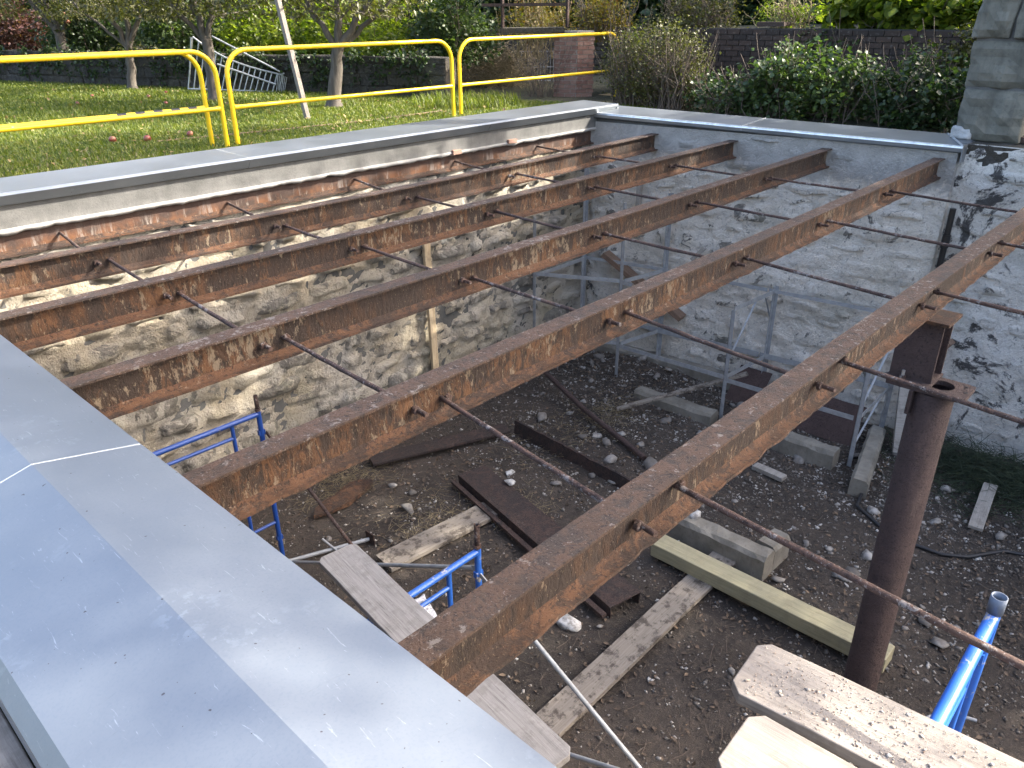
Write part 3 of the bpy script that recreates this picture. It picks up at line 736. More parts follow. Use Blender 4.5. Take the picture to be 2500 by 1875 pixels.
# wooden pieces on the walls
def plank_obj(name, a, b, wd, th, mat_axis, label, cat, group=None, up=(0,0,1), jag=.004, ends=0.0, bevel=.004, round_=0.0, rollv=None):
    """a plank from a to b, modelled along its own X (or Y or Z) axis so that the grain runs with it"""
    a = Vector(a); b = Vector(b); ln = (b-a).length; t = (b-a).normalized()
    upv = Vector(up)
    if abs(t.dot(upv)) > .98: upv = Vector((1,0,0))
    sd = t.cross(upv).normalized(); up2 = sd.cross(t).normalized()
    mat, ax = mat_axis
    n = max(4, int(ln/.22)); vs = []; fs = []
    rs = random.Random(int(ln*1000)+int(wd*997))
    outline = []
    for i in range(n+1):
        x = -ln/2+ln*i/n; q = 0
        if round_:
            q = round_ if i in (0, n) else 0
        w_ = wd/2-q
        jy = rs.uniform(-jag, jag)*.5; zz = rs.uniform(-jag, jag)*.4
        vs += [(x, -w_+jy, -th/2+zz), (x, w_+jy, -th/2+zz), (x, w_+jy, th/2+zz), (x, -w_+jy, th/2+zz)]
        if round_ and i in (0, n-1):
            x2 = x + (round_ if i == 0 else ln/n-round_)
            jy2 = 0
            vs += [(x2, -wd/2, -th/2+zz), (x2, wd/2, -th/2+zz), (x2, wd/2, th/2+zz), (x2, -wd/2, th/2+zz)]
    m_ = len(vs)//4
    for i in range(m_-1):
        k = i*4
        for j in range(4): fs.append((k+j, k+(j+1) % 4, k+4+(j+1) % 4, k+4+j))
    fs = [f[::-1] for f in fs] + [(0,1,2,3), (m_*4-1, m_*4-2, m_*4-3, m_*4-4)]
    perm = {'X': lambda v: v, 'Y': lambda v: (-v[1], v[0], v[2]), 'Z': lambda v: (-v[2], v[1], v[0])}[ax]
    mb = MB(); mb.add([perm(v) for v in vs], fs)
    o = mb.build(name, mat, None, bevel)
    # local frame: X along, Y side, Z up, then permuted the same way
    X, Y, Z = t, -sd, up2
    cols = {'X': (X, Y, Z), 'Y': (-Y, X, Z), 'Z': (Z, Y, -X)}[ax]
    if ax == 'Y': cols = (-Y, X, Z)
    if ax == 'Z': cols = (Z, Y, -X)
    mtx = Matrix((cols[0], cols[1], cols[2])).transposed()
    if ax == 'Z': mtx = Matrix((Z*1.0, Y, X)).transposed(); 
    m4 = mtx.to_4x4()
    if ax == 'Z':
        # vertices were (-z, y, x): undo with columns (-Z, Y, X)
        m4 = Matrix((-Z, Y, X)).transposed().to_4x4()
    if ax == 'Y':
        # vertices were (-y, x, z): columns (-Y, X, Z)
        m4 = Matrix((-Y, X, Z)).transposed().to_4x4()
    m4.translation = (a+b)/2
    o.matrix_world = m4
    if label: tag(o, label, cat, group)
    return o
plank_obj('wooden_stud', (5.62, 6.555, FLOOR), (5.58, 6.565, -.62), .09, .045, (M_WSTUD, 'Z'), 'upright tan wooden stud fixed to the lawn-side stone wall', 'stud', up=(0,1,0))
plank_obj('timber', (8.58, 6.25, -1.64), (8.72, 5.02, -2.34), .17, .07, (M_WOLD, 'Y'), 'brown old timber leaning against the far wall behind the rack', 'timber')
plank_obj('wooden_batten', (8.74, 4.97, -1.52), (8.76, 4.81, -1.33), .06, .05, (M_WGR2, 'Y'), 'pale wood offcut held on the far wall above the rack', 'wood offcut')
plank_obj('wooden_post', (8.66, 5.80, -1.12), (8.66, 5.80, -.44), .07, .05, (M_WGR2, 'Z'), 'short pale wooden post on the far wall behind the beams', 'wooden post', up=(1,0,0))
plank_obj('wooden_block', (9.14, 2.0, -2.15), (9.12, 1.86, -1.93), .12, .06, (M_WOLD, 'Y'), 'small brown wooden block leaning on the whitewashed wall behind the column', 'wood block')
plank_obj('timber_brace', (8.55, 1.99, FLOOR+.03), (8.95, 2.2, -2.30), .12, .06, (M_WGR2, 'Y'), 'grey wooden brace leaning in the corner left of the pipe column', 'timber')

# ------------------------------------------------------------------ things on the pit floor
plank_obj('floor_board', (3.33, 4.78, FLOOR+.045), (4.66, 4.64, FLOOR+.05), .27, .045, (M_WDIRT, 'X'), 'short dirty board on the dirt floor between the blue frames and the channel', 'board', 'boards lying on the pit floor')
plank_obj('floor_board', (2.95, 2.49, FLOOR+.055), (5.52, 2.50, FLOOR+.055), .24, .045, (M_WDIRT, 'X'), 'long dirty board passing under the greenish timber', 'board', 'boards lying on the pit floor')
plank_obj('timber', (5.16, 3.02, FLOOR+.14), (5.15, .92, FLOOR+.14), .20, .14, (M_WGRN, 'Y'), 'greenish square timber lying across the board at the foot of the column', 'timber', bevel=.008)
plank_obj('floor_board', (7.55, .93, FLOOR+.05), (8.42, 1.02, FLOOR+.09), .13, .035, (M_WGR2, 'X'), 'small pale broken board on the dirt right of the column', 'board', 'boards lying on the pit floor')
plank_obj('floor_board', (7.18, 3.06, FLOOR+.05), (7.15, 2.70, FLOOR+.05), .11, .05, (M_WGR2, 'Y'), 'short bleached wood offcut on the rubble beside the concrete curb', 'board', 'boards lying on the pit floor')
plank_obj('floor_board', (4.05, .62, FLOOR+.04), (4.35, .38, FLOOR+.04), .34, .03, (M_WGR2, 'Y'), 'pale square board piece on the floor behind the near blue frame', 'board', 'boards lying on the pit floor')
plank_obj('wooden_batten', (7.15, 4.92, FLOOR+.12), (8.30, 3.80, -2.64), .07, .03, (M_WDIRT, 'X'), 'long thin grey batten propped on the front of the rack', 'batten')
# dark plank and plates
plank_obj('steel_plate', (4.36, 6.30, FLOOR+.06), (5.92, 5.66, FLOOR+.08), .22, .03, (M_DARKSTEEL, 'X'), 'dark flat plank with raised edge lying near the lawn-side wall', 'plank')
def channel():
    t = empty('steel_channel', (4.6, 4.2, FLOOR)); tag(t, 'rusty steel channel lying web up on the dirt beneath the nearest beam', 'channel')
    a = Vector((4.90, 5.22, FLOOR+.14)); b = Vector((4.36, 2.80, FLOOR+.12)); dv = (b-a).normalized(); sd = dv.cross(Vector((0,0,1))).normalized()
    mb = MB(); n = 60; hw = .165; vs = []; fs = []
    for i in range(n+1):
        p = a.lerp(b, i/n); e = .008*fbm(i*.5, 1, 4, 3)
        prof = [(-hw, -.13), (-hw-.006, .006), (hw+.006, .006+e*.2), (hw, -.13)]
        if 10 < i < 50: prof[3] = (hw, -.10+e*3)
        for s, z in prof: vs.append(p+sd*s+Vector((0,0,z)))
    for i in range(n):
        for j in range(3): fs.append((i*4+j, i*4+j+1, i*4+j+5, i*4+j+4))
    mb.add(vs, fs)
    o = mb.build('channel_body', M_DARKSTEEL, t); md = o.modifiers.new('s', 'SOLIDIFY'); md.thickness = .012
    mb = MB(); mb.bar(a+sd*(hw+.07)+Vector((0,0,-.06)), b+sd*(hw+.07)+Vector((0,0,-.05)), .05, .03); mb.build('broken_flange', M_DARKSTEEL, t)
    world_kids(t)
channel()
def curb(pts_list, label, hgt=.24, wd=.2):
    t = empty('concrete_curb', (pts_list[0][0][0], pts_list[0][0][1], FLOOR)); tag(t, label, 'curb', 'old concrete curbs in the pit floor')
    for si, (a, b) in enumerate(pts_list):
        a = Vector(a); b = Vector(b); dv = (b-a).normalized(); sd = dv.cross(Vector((0,0,1))).normalized()
        n = max(6, int((b-a).length/.06)); mb = MB(); vs = []; fs = []
        for i in range(n+1):
            p = a.lerp(b, i/n); e1 = .018*fbm(p.x*5, p.y*5, 1, 4); e2 = .022*fbm(p.x*6, p.y*6, 8, 4)
            for s, z in ((-wd/2, -.1), (-wd/2+e1*.4, hgt-.04+e1), (-wd/2+.03, hgt+e2*.8), (wd/2-.03, hgt+e1), (wd/2+e2*.4, hgt-.04+e2), (wd/2, -.1)):
                vs.append(p+sd*s+Vector((0,0,z)))
        for i in range(n):
            for j in range(5): fs.append((i*6+j, (i+1)*6+j, (i+1)*6+j+1, i*6+j+1))
        fs += [tuple(range(6)), tuple(n*6+5-j for j in range(6))]
        mb.add(vs, fs); mb.build('curb_wall', M_CURB, t)
    world_kids(t)
curb([((5.60, 3.55, FLOOR), (5.60, 2.12, FLOOR)), ((5.71, 2.22, FLOOR+.003), (5.98, 2.20, FLOOR+.003))], 'cracked concrete curb with an L-shaped end standing in the middle of the dirt floor', .24)
curb([((7.75, 5.02, FLOOR), (7.80, 3.92, FLOOR))], 'low concrete curb beside the middle front leg of the rack', .17)
curb([((7.80, 3.75, FLOOR), (7.82, 2.42, FLOOR))], 'rough topped concrete curb in front of the rusty steel sheets', .22)
curb([((8.72, 2.30, FLOOR), (7.42, 2.02, FLOOR))], 'broken concrete curb running from the rack corner towards the column', .20, .18)
curb([((8.60, 6.5, FLOOR), (8.86, 3.9, FLOOR))], 'long grey concrete curb at the foot of the far wall', .22, .2)
def trench():
    mb = MB(); n = 40; vs = []; fs = []
    a = Vector((6.02, 5.62, FLOOR)); b = Vector((5.86, 3.75, FLOOR))
    for i in range(n+1):
        p = a.lerp(b, i/n); e = .02*fbm(i*.4, 2, 2, 3)
        vs += [p+Vector((-.02, 0, -.1)), p+Vector((0, 0, .16+e)), p+Vector((.02, 0, .165+e)), p+Vector((.02, 0, -.1))]
    for i in range(n):
        for j in range(3): fs.append((i*4+j, (i+1)*4+j, (i+1)*4+j+1, i*4+j+1))
    mb.add(vs, fs)
    single('steel_plate', mb, M_DARKSTEEL, 'dark rusty steel edge plate standing in the dirt behind the channel', 'steel plate')
trench()
single('iron_pipe', MB().tube([(7.2, 6.25, FLOOR+.28), (6.85, 5.25, FLOOR+.15), (6.48, 4.05, FLOOR+.06)], .034, 12), M_PIPE, 'rusty iron pipe lying at a slant on the dirt near the far corner', 'pipe')
for (x0, y0, y1, lab) in ((8.60, 3.18, 2.46, 'holed rusty steel sheet leaning low between the rack legs'), (8.74, 4.16, 3.72, 'dark red rusty steel sheet leaning behind the middle rack leg')):
    mb = MB(); n = 10; vs = []; fs = []
    for i in range(n+1):
        y = y0+(y1-y0)*i/n; e = .01*fbm(y*5, 0, 3, 3)
        vs += [(x0-.25+e, y, FLOOR+.01), (x0+.12+e, y, FLOOR+.38+e)]
    for i in range(n): fs.append((i*2, i*2+1, i*2+3, i*2+2))
    mb.add(vs, fs); o = single('steel_sheet', mb, M_PIPE, lab, 'steel sheet', 'rusty sheets by the rack'); md = o.modifiers.new('s', 'SOLIDIFY'); md.thickness = .006
def slab_obj(name, c, rx, ry, th, mat, label, cat, rot=0, seed=1):
    rs = random.Random(seed); n = 11; top = []; 
    for k in range(n):
        a = 2*math.pi*k/n; q = rs.uniform(.75, 1.15); top.append((rx*q*math.cos(a), ry*q*math.sin(a)))
    ca, sa = math.cos(rot), math.sin(rot); top = [(c[0]+x*ca-y*sa, c[1]+x*sa+y*ca) for x, y in top]
    mb = MB(); vs = [(x, y, c[2]+rs.uniform(-.01,.02)) for x, y in top]+[(x, y, c[2]+th+rs.uniform(-.02,.03)) for x, y in top]
    mb.add(vs, [tuple(range(n-1,-1,-1)), tuple(range(n, 2*n))]+[(k, (k+1) % n, n+(k+1) % n, n+k) for k in range(n)])
    return single(name, mb, mat, label, cat)
slab_obj('rust_scale', (3.75, 5.95, FLOOR+.02), .42, .13, .05, M_BOTF, 'flat orange rust scale sheet on the dirt in front of the lawn-side wall', 'rusty scrap', .1, 4)
# hose, cable
single('hose', MB().tube([Vector(p) for p in ((7.55, 2.0, FLOOR+.04), (7.19, 1.93, FLOOR+.03), (7.0, 1.63, FLOOR+.03), (6.92, 1.3, FLOOR+.03), (6.94, 1.05, FLOOR+.03), (7.06, .86, FLOOR+.03), (7.38, .64, FLOOR+.03), (7.46, .45, FLOOR+.03), (7.4, .1, FLOOR+.03))], .018, 8), M_DKRUB, 'black hose winding over the dirt behind the pipe column', 'hose')
single('cable', MB().tube([Vector((4.75+.35*math.cos(a), .15+.42*math.sin(a), FLOOR+.05)) for a in np.linspace(.3, 3.9, 24)], .014, 8), M_GALV, 'grey cable loop on the floor at the right edge', 'cable')
# crumpled printed paper bag
def bag():
    mb = MB(); n = 12; vs = []; fs = []; c = Vector((2.95, 4.05, FLOOR+.03))
    for j in range(n+1):
        for i in range(n+1):
            s, t = i/n-.5, j/n-.5
            vs.append(c+Vector((s*.62+t*.1, t*.30, .07*abs(fbm(s*6, t*6, 3, 3))+.05*(1-4*s*s)*(1-4*t*t))))
    for j in range(n):
        for i in range(n): fs.append((j*(n+1)+i, j*(n+1)+i+1, (j+1)*(n+1)+i+1, (j+1)*(n+1)+i))
    mb.add(vs, fs); single('paper_bag', mb, M_BAG, 'crumpled white printed paper bag on the dirt under the middle blue frame', 'paper bag')
bag()
# screw jack
sj = empty('screw_jack', (3.1, 5.3, FLOOR)); tag(sj, 'grey screw jack with base plate lying beside the grey plank end', 'screw jack')
MB().tube([(2.75, 5.46, FLOOR+.05), (3.46, 5.16, FLOOR+.06)], .019, 10).build('screw', M_GALV, sj)
MB().bar((3.47, 5.155, FLOOR+.0), (3.47, 5.155, FLOOR+.13), .13, .012, (1,0,0)).build('base_plate', M_DARKSTEEL, sj)
MB().tube([(3.10, 5.40, FLOOR+.14), (3.16, 5.18, FLOOR+.03)], .011, 8).build('wing_handle', M_GALV, sj)
world_kids(sj)

# ------------------------------------------------------------------ blue scaffold frames
def tubeobj(name, pts, r_, mat, parent, n=14, hollow=False): return MB().tube(pts, r_, n, hollow=hollow).build(name, mat, parent)
def scaffold_frame(y, ztop, xr, label, mat, pin, zrungs, xl=None, open_pin=False, z0=None):
    z0 = FLOOR if z0 is None else z0
    xl = xr-1.52 if xl is None else xl
    t = empty('blue_scaffold', ((xr+xl)/2, y, FLOOR)); tag(t, label, 'scaffold', 'blue scaffold frames')
    for x in (xl, xr):
        tubeobj('leg', [(x, y, z0), (x, y, ztop+.035)], .0215, mat, t)
        if open_pin and x == xr:
            o = MB().tube([(x, y, ztop+.02), (x, y, ztop+.085)], .0255, 18, hollow=True).build('coupling_pin', M_PINB, t)
            md = o.modifiers.new('s', 'SOLIDIFY'); md.thickness = .004
        else:
            o = MB().tube([(x, y, ztop+.03), (x, y, ztop+pin)], .0175, 12, hollow=True).build('coupling_pin', M_ROD, t)
            md = o.modifiers.new('s', 'SOLIDIFY'); md.thickness = .003
            tubeobj('pin_collar', [(x, y, ztop+.03), (x, y, ztop+.05)], .0245, M_ROD, t)
    tubeobj('top_tube', [(xl, y, ztop), (xr, y, ztop)], .0215, mat, t)
    xi = (xl+.24, xr-.24)
    for x in xi: tubeobj('inner_post', [(x, y, z0+.25), (x, y, ztop-.02)], .0165, mat, t)
    tubeobj('lower_bar', [(xi[0], y, ztop-.125), (xi[1], y, ztop-.125)], .015, mat, t)
    for z in zrungs:
        for (a, b) in ((xl, xi[0]), (xi[1], xr)): tubeobj('rung', [(a, y, z), (b, y, z)], .014, mat, t)
    for x in (xl, xr):
        for z in (ztop-.17, z0+.45):
            MB().bar((x, y+.0, z-.022), (x, y+.0, z+.022), .03, .055, (1,0,0)).build('brace_lug', mat, t)
    world_kids(t)
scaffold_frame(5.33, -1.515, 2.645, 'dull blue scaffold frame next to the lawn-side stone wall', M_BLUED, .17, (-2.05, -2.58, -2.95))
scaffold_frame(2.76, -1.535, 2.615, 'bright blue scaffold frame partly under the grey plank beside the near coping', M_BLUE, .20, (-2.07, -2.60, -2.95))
scaffold_frame(.19, -.405, 2.535, 'tall chipped blue scaffold frame at the right of the picture, holding the tan planks', M_BLUE, .15, (-.95, -1.5, -2.05, -2.6), open_pin=True)
def brace(a, b, label, mat):
    a = Vector(a); b = Vector(b); t = empty('cross_brace', a); tag(t, label, 'brace', 'scaffold cross braces')
    dv = (b-a).normalized()
    MB().tube([a+dv*.09, b-dv*.09], .0145, 10).build('brace_tube', mat, t)
    for p, q in ((a, a+dv*.11), (b, b-dv*.11)): MB().bar(p, q, .007, .034).build('flat_end', mat, t)
    world_kids(t)
XB = 2.64
brace((XB+.02, 2.78, -1.70), (XB+.02, 5.31, -3.02), 'dull grey cross brace from the middle blue frame down towards the lawn-side wall', M_GALV)
brace((XB+.035, 5.31, -1.69), (XB-.0, 2.78, -3.02), 'rusty cross brace sloping down from the blue frame by the lawn-side wall', M_ROD)
brace((XB-.03, 2.74, -1.70), (XB-.06, .22, -3.02), 'smooth grey cross brace dropping from the middle blue frame past the nearest beam', M_GALV)
brace((XB-.045, 2.74, -3.02), (XB-.08, .22, -1.75), 'grey cross brace rising from the floor at the foot of the grey plank', M_GALV)

# scaffold planks
def plank_ctr(near_edge_pts, label, mat, wd, z, th=.04, rnd=.035, side=1):
    a, b = [Vector((p[0], p[1], z-th/2)) for p in near_edge_pts]
    dv = (b-a).normalized(); n_ = Vector((-dv.y, dv.x, 0))*side
    return plank_obj('scaffold_plank', a+n_*wd/2, b+n_*wd/2, wd, th, mat, label, 'plank', 'planks on the blue scaffold frames', round_=rnd)
plank_ctr([(1.848, .685), (2.02, -1.6)], 'wide tan scaffold plank strewn with grit at the lower right', (M_WTAN, 'Y'), .245, -.335, side=-1)
plank_ctr([(1.585, .575), (1.66, -1.6)], 'tan scaffold plank beside the grit strewn one, nearer the camera', (M_WTAN, 'Y'), .245, -.335, side=-1)
plank_ctr([(2.105, 3.30), (1.865, 1.40)], 'grey scaffold plank sloping under the near coping edge on the middle blue frame', (M_WGREY, 'Y'), .25, -1.455, side=-1, rnd=.03)
# grit on the tan plank
rsg = np.random.default_rng(4)
def rock_template(seed, sub=1):
    bm = bmesh.new(); rs = random.Random(seed); sx, sy, sz = rs.uniform(.8, 1.3), rs.uniform(.5, .95), rs.uniform(.32, .6)
    for _ in range(18):
        q = Vector((rs.gauss(0,1), rs.gauss(0,1), rs.gauss(0,1))).normalized()*rs.uniform(.8, 1.05)
        bm.verts.new((max(-.8, q.x)*sx, min(.85, q.y)*sy, q.z*sz))
    hull = bmesh.ops.convex_hull(bm, input=bm.verts[:])
    bmesh.ops.delete(bm, geom=[v for v in bm.verts if not v.link_faces], context='VERTS')
    bmesh.ops.triangulate(bm, faces=bm.faces[:]); bm.verts.index_update()
    V = np.array([v.co[:] for v in bm.verts]); F = np.array([[v.index for v in f.verts] for f in bm.faces]); bm.free(); return V, F
RT = [rock_template(s) for s in range(14)]
OT = []
for s in range(10):
    bm = bmesh.new(); bmesh.ops.create_icosphere(bm, subdivisions=1, radius=1.0); bmesh.ops.decimate if False else None
    bm.free()
def pebbles(name, P, S, mat, seed, flat=.7):
    g = np.random.default_rng(seed); Vs = []; Fs = []; off = 0
    tv, tf = [], []
    base = np.array([(1,0,0),(-1,0,0),(0,1,0),(0,-1,0),(0,0,1),(0,0,-1)], float)
    of = np.array([(0,2,4),(2,1,4),(1,3,4),(3,0,4),(2,0,5),(1,2,5),(3,1,5),(0,3,5)])
    m_ = len(P)
    B = base[None]*(1+g.uniform(-.35,.35,(m_,6,1)))+g.uniform(-.25,.25,(m_,6,3))
    a = g.uniform(0, 6.28, m_); ca, sa = np.cos(a), np.sin(a)
    B[:,:,2] *= flat; B *= np.asarray(S)[:,None,None]; B[:,:,1] *= g.uniform(.5, 1, m_)[:,None]
    X = B[:,:,0]*ca[:,None]-B[:,:,1]*sa[:,None]; Y = B[:,:,0]*sa[:,None]+B[:,:,1]*ca[:,None]
    V = np.stack([X, Y, B[:,:,2]], -1)+np.asarray(P)[:,None,:]
    F = (of[None]+(np.arange(m_)*6)[:,None,None]).reshape(-1,3)
    o = link(name, npmesh(name, V.reshape(-1,3), F, mat)); o['kind'] = 'stuff'; return o
def grit_points(m_):
    P = []; S = []
    while len(P) < m_:
        t = rsg.uniform(.02, 1.9); q = rsg.uniform(.01, .235)
        if rsg.random() > math.exp(-((t-.45)/.55)**2)+.12: continue
        a = Vector((1.848+.172*t/2.285, .685-t, 0)); P.append((a.x-q*.997, a.y-q*.07, -.333)); S.append(rsg.choice([.0013, .002, .0035, .008], p=[.55, .33, .10, .02]))
    return P, S
P, S = grit_points(2600); g_ = pebbles('grit', P, S, M_GRIT, 3)
tag(g_, 'pale grit and crumbs scattered on the wide tan plank', 'grit', kind='stuff')

# ------------------------------------------------------------------ rocks, gravel, litter on the floor
def hit_z(x, y): return floor_z(x, y)
RM = []
for s, (V, F) in enumerate(RT):
    RM.append(npmesh('rock', V, F, M_ROCK))
RMW = npmesh('rock', RT[3][0], RT[3][1], M_ROCKW); RMW2 = npmesh('rock', RT[7][0], RT[7][1], M_ROCKW)
def rock(x, y, s, label, me=None, group=None, z=None, name='rock'):
    zz = hit_z(x, y) if z is None else z
    o = link(name, me or rng.choice(RM), None, (x, y, zz+s*.22), (rng.uniform(-.3,.3), rng.uniform(-.3,.3), rng.uniform(0, 6.28)), (s, s, s))
    tag(o, label, 'rock', group); return o
rock(4.05, 5.30, .125, 'grey wedge-shaped rock on the dirt between the boards and the dark plank', RM[4])
rock(4.98, 4.72, .075, 'white rock resting on top of the rusty channel', RMW, z=FLOOR+.15)
rock(5.32, 5.05, .08, 'upright pale rock on the dirt beyond the end of the channel', RMW2)
rock(6.45, 3.92, .13, 'brown rock at the low end of the slanting iron pipe', RM[6])
rock(3.90, 3.05, .15, 'dirty white rock below the nearest beam beside the smooth grey brace', RMW2)
rock(6.50, 5.60, .12, 'grey block-like rock on the dirt left of the iron pipe', RM[9])
rock(5.66, 2.92, .085, 'white rock lying on top of the L-shaped concrete curb', RMW, z=FLOOR+.23)
rock(6.10, 2.05, .07, 'flat white rock on the dirt right of the L-shaped curb', RMW2)
for k, (x, y) in enumerate(((8.55, 3.75), (8.42, 3.88), (8.62, 3.95), (8.35, 3.72))):
    rock(x, y, .11, 'angular grey block heaped behind the middle rack leg', RM[(k*3) % 14], 'blocks heaped behind the rack')
GR = 'rubble rocks scattered over the pit floor'
cnt = 0
while cnt < 270:
    x = rng.uniform(1.6, 8.9); y = rng.uniform(.1, 6.4)
    dens = .35 + .65*(x > 5.4) + .5*(x > 7.2) - .55*(y > 5.9)
    if x < 3.2 and y < 2.2: dens = .25
    if rng.random()*1.5 > dens: continue
    s = rng.choice((.022, .026, .03, .035, .04, .05, .065, .09)); 
    rock(x, y, s, 'loose rubble rock lying among others on the dirt floor of the pit', None, GR); cnt += 1
m_ = 34000
xy = np.stack([nrg.uniform(1.2, 9.0, m_*3), nrg.uniform(-1.5, 6.55, m_*3)], -1)
keepv = np.array([.16+.30*(a > 5.2)+.45*(a > 7.0)+.5*max(0, mnoise.noise(Vector((a*1.1, b*1.1, 5)))) for a, b in xy])
xy = xy[nrg.random(len(xy)) < keepv][:m_]
P = [(a, b, floor_z(a, b)+.004) for a, b in xy]; S = nrg.choice([.006, .010, .016, .025], size=len(P), p=[.42, .34, .18, .06])
g_ = pebbles('gravel', P, S, M_GRAVEL, 9); tag(g_, 'loose gravel and crumbs of stone over the dirt floor', 'gravel', kind='stuff')

# ------------------------------------------------------------------ leaves: one mesh per plant
def leaf_mesh(name, P, size, mat, seed, droop=.4, up=.6, asp=.55, dirs=None):
    """P (m,3) leaf positions; a leaf is two triangles pairs folded along its midrib"""
    g = np.random.default_rng(seed); P = np.asarray(P, float); m_ = len(P)
    sz = size*g.uniform(.55, 1.35, m_)
    az = g.uniform(0, 2*math.pi, m_); el = g.normal(-droop, .5, m_)
    t = np.stack([np.cos(az)*np.cos(el), np.sin(az)*np.cos(el), np.sin(el)], -1)
    nn = g.normal(0, 1, (m_,3))*(1-up)+np.array([0,0,1.0])*up*1.6
    s = np.cross(t, nn); s /= np.linalg.norm(s, axis=1, keepdims=True)+1e-9
    n_ = np.cross(s, t)
    A = P; T = P+t*sz[:,None]; mid = P+t*(sz*.42)[:,None]-n_*(sz*.06)[:,None]
    Lf = mid+s*(sz*asp*.5)[:,None]+n_*(sz*.13)[:,None]; Rf = mid-s*(sz*asp*.5)[:,None]+n_*(sz*.13)[:,None]
    L2 = P+t*(sz*.75)[:,None]+s*(sz*asp*.30)[:,None]+n_*(sz*.06)[:,None]; R2 = P+t*(sz*.75)[:,None]-s*(sz*asp*.30)[:,None]+n_*(sz*.06)[:,None]
    V = np.stack([A, Lf, L2, T, R2, Rf, mid], 1).reshape(-1,3)
    F = (np.array([(0,6,5,5),(0,1,6,6),(6,1,2,3),(6,3,4,5)])[None]+(np.arange(m_)*7)[:,None,None])
    tri = np.concatenate([F[:,0:2,:3].reshape(-1,3), F[:,2:,:][:,:,[0,1,2]].reshape(-1,3), F[:,2:,:][:,:,[0,2,3]].reshape(-1,3)])
    return npmesh(name, V, tri, mat)
def clumps(n, ctr, r, nleaf, seed, k=.33, flat=1.0):
    """leaf positions in clumps spread through an ellipsoid"""
    g = np.random.default_rng(seed); out = []
    for _ in range(n):
        while True:
            q = g.uniform(-1, 1, 3)
            if .25 < np.linalg.norm(q) < 1: break
        c = np.array(ctr)+q*np.array(r); m_ = int(nleaf*g.uniform(.5, 1.5)/1)
        out.append(c+g.normal(0, k*.5, (m_,3))*np.array([1,1,.75*flat]))
    return np.concatenate(out)

# leaf litter on the pit floor
m_ = 9000
xy = np.stack([nrg.uniform(1.2, 9.0, m_*2), nrg.uniform(-.6, 6.5, m_*2)], -1)
kp = np.array([.25+.6*max(0, mnoise.noise(Vector((a*.9, b*.9, 15))))+.5*math.exp(-((a-8.2)**2/.5+(b-5.2)**2/2)) for a, b in xy])
xy = xy[nrg.random(len(xy)) < kp][:m_]
P = np.array([(a, b, floor_z(a, b)+.012) for a, b in xy])
o = link('leaf_litter', leaf_mesh('leaf_litter', P, .045, M_LITTER, 31, 0, .75, .6)); tag(o, 'dead brown leaves strewn over the dirt floor', 'leaves', kind='stuff')
# straw and fine roots
def stalk_mesh(name, P, ln, r_, mat, seed, el=(.0,.5), sides=3):
    g = np.random.default_rng(seed); P = np.asarray(P, float); m_ = len(P); az = g.uniform(0, 6.28, m_); e = g.uniform(el[0], el[1], m_); l_ = ln*g.uniform(.4, 1.3, m_)
    t = np.stack([np.cos(az)*np.cos(e), np.sin(az)*np.cos(e), np.sin(e)], -1); b = g.normal(0, .22, (m_,3))
    C0, C1, C2 = P, P+t*(l_*.5)[:,None]+b*(l_*.25)[:,None], P+t*l_[:,None]
    s = np.cross(t, [0,0,1.0]); s /= np.linalg.norm(s, axis=1, keepdims=True)+1e-9; u_ = np.cross(s, t)
    ring = []
    for C_, k in ((C0, 1.0), (C1, .8), (C2, .35)):
        for j in range(sides):
            a = 2*math.pi*j/sides; ring.append(C_+(s*math.cos(a)+u_*math.sin(a))*r_*k)
    V = np.stack(ring, 1).reshape(-1,3); F = []
    for q in range(2):
        for j in range(sides): F.append((q*sides+j, q*sides+(j+1) % sides, (q+1)*sides+(j+1) % sides, (q+1)*sides+j))
    F = (np.array(F)[None]+(np.arange(m_)*3*sides)[:,None,None]).reshape(-1,4)
    return npmesh(name, V, F, mat)
P = []
for (cx_, cy_, rr_, n_) in ((3.95, 6.2, .5, 420), (7.1, 5.0, .45, 320), (4.2, 5.0, .7, 260), (4.9, 4.4, .4, 160), (6.2, 5.2, .9, 200)):
    for _ in range(n_):
        x, y = cx_+rng.gauss(0, rr_*.5), cy_+rng.gauss(0, rr_*.35)
        if y < 6.5: P.append((x, y, floor_z(x, y)+rng.uniform(.005, .05)))
o = link('straw', stalk_mesh('straw', P, .14, .0016, M_HAY, 5, (0, .35))); tag(o, 'dry straw and fine roots on the dirt floor', 'straw', kind='stuff')
P = []
while len(P) < 900:
    x = rng.uniform(2.2, 8.9); y = rng.uniform(.2, 6.4); P.append((x, y, floor_z(x, y)+.012))
o = link('twigs', stalk_mesh('twigs', P, .16, .0032, M_TWIG, 15, (-.05, .12), 4)); tag(o, 'broken twigs scattered over the dirt floor', 'twigs', kind='stuff')
# cut conifer boughs
P = [];
for _ in range(2600):
    x, y = 9.0-abs(rng.gauss(0, .42)), 1.05+rng.gauss(0, .42); P.append((x, y, floor_z(x, y)+abs(rng.gauss(0, .09))*max(.1, (1.2-abs(9.1-x)))))
o = link('cut_boughs', stalk_mesh('cut_boughs', P, .26, .004, M_BOUGH, 8, (-.2, .5))); tag(o, 'heap of dark green cut boughs at the foot of the whitewashed wall right of the column', 'branches', kind='stuff')

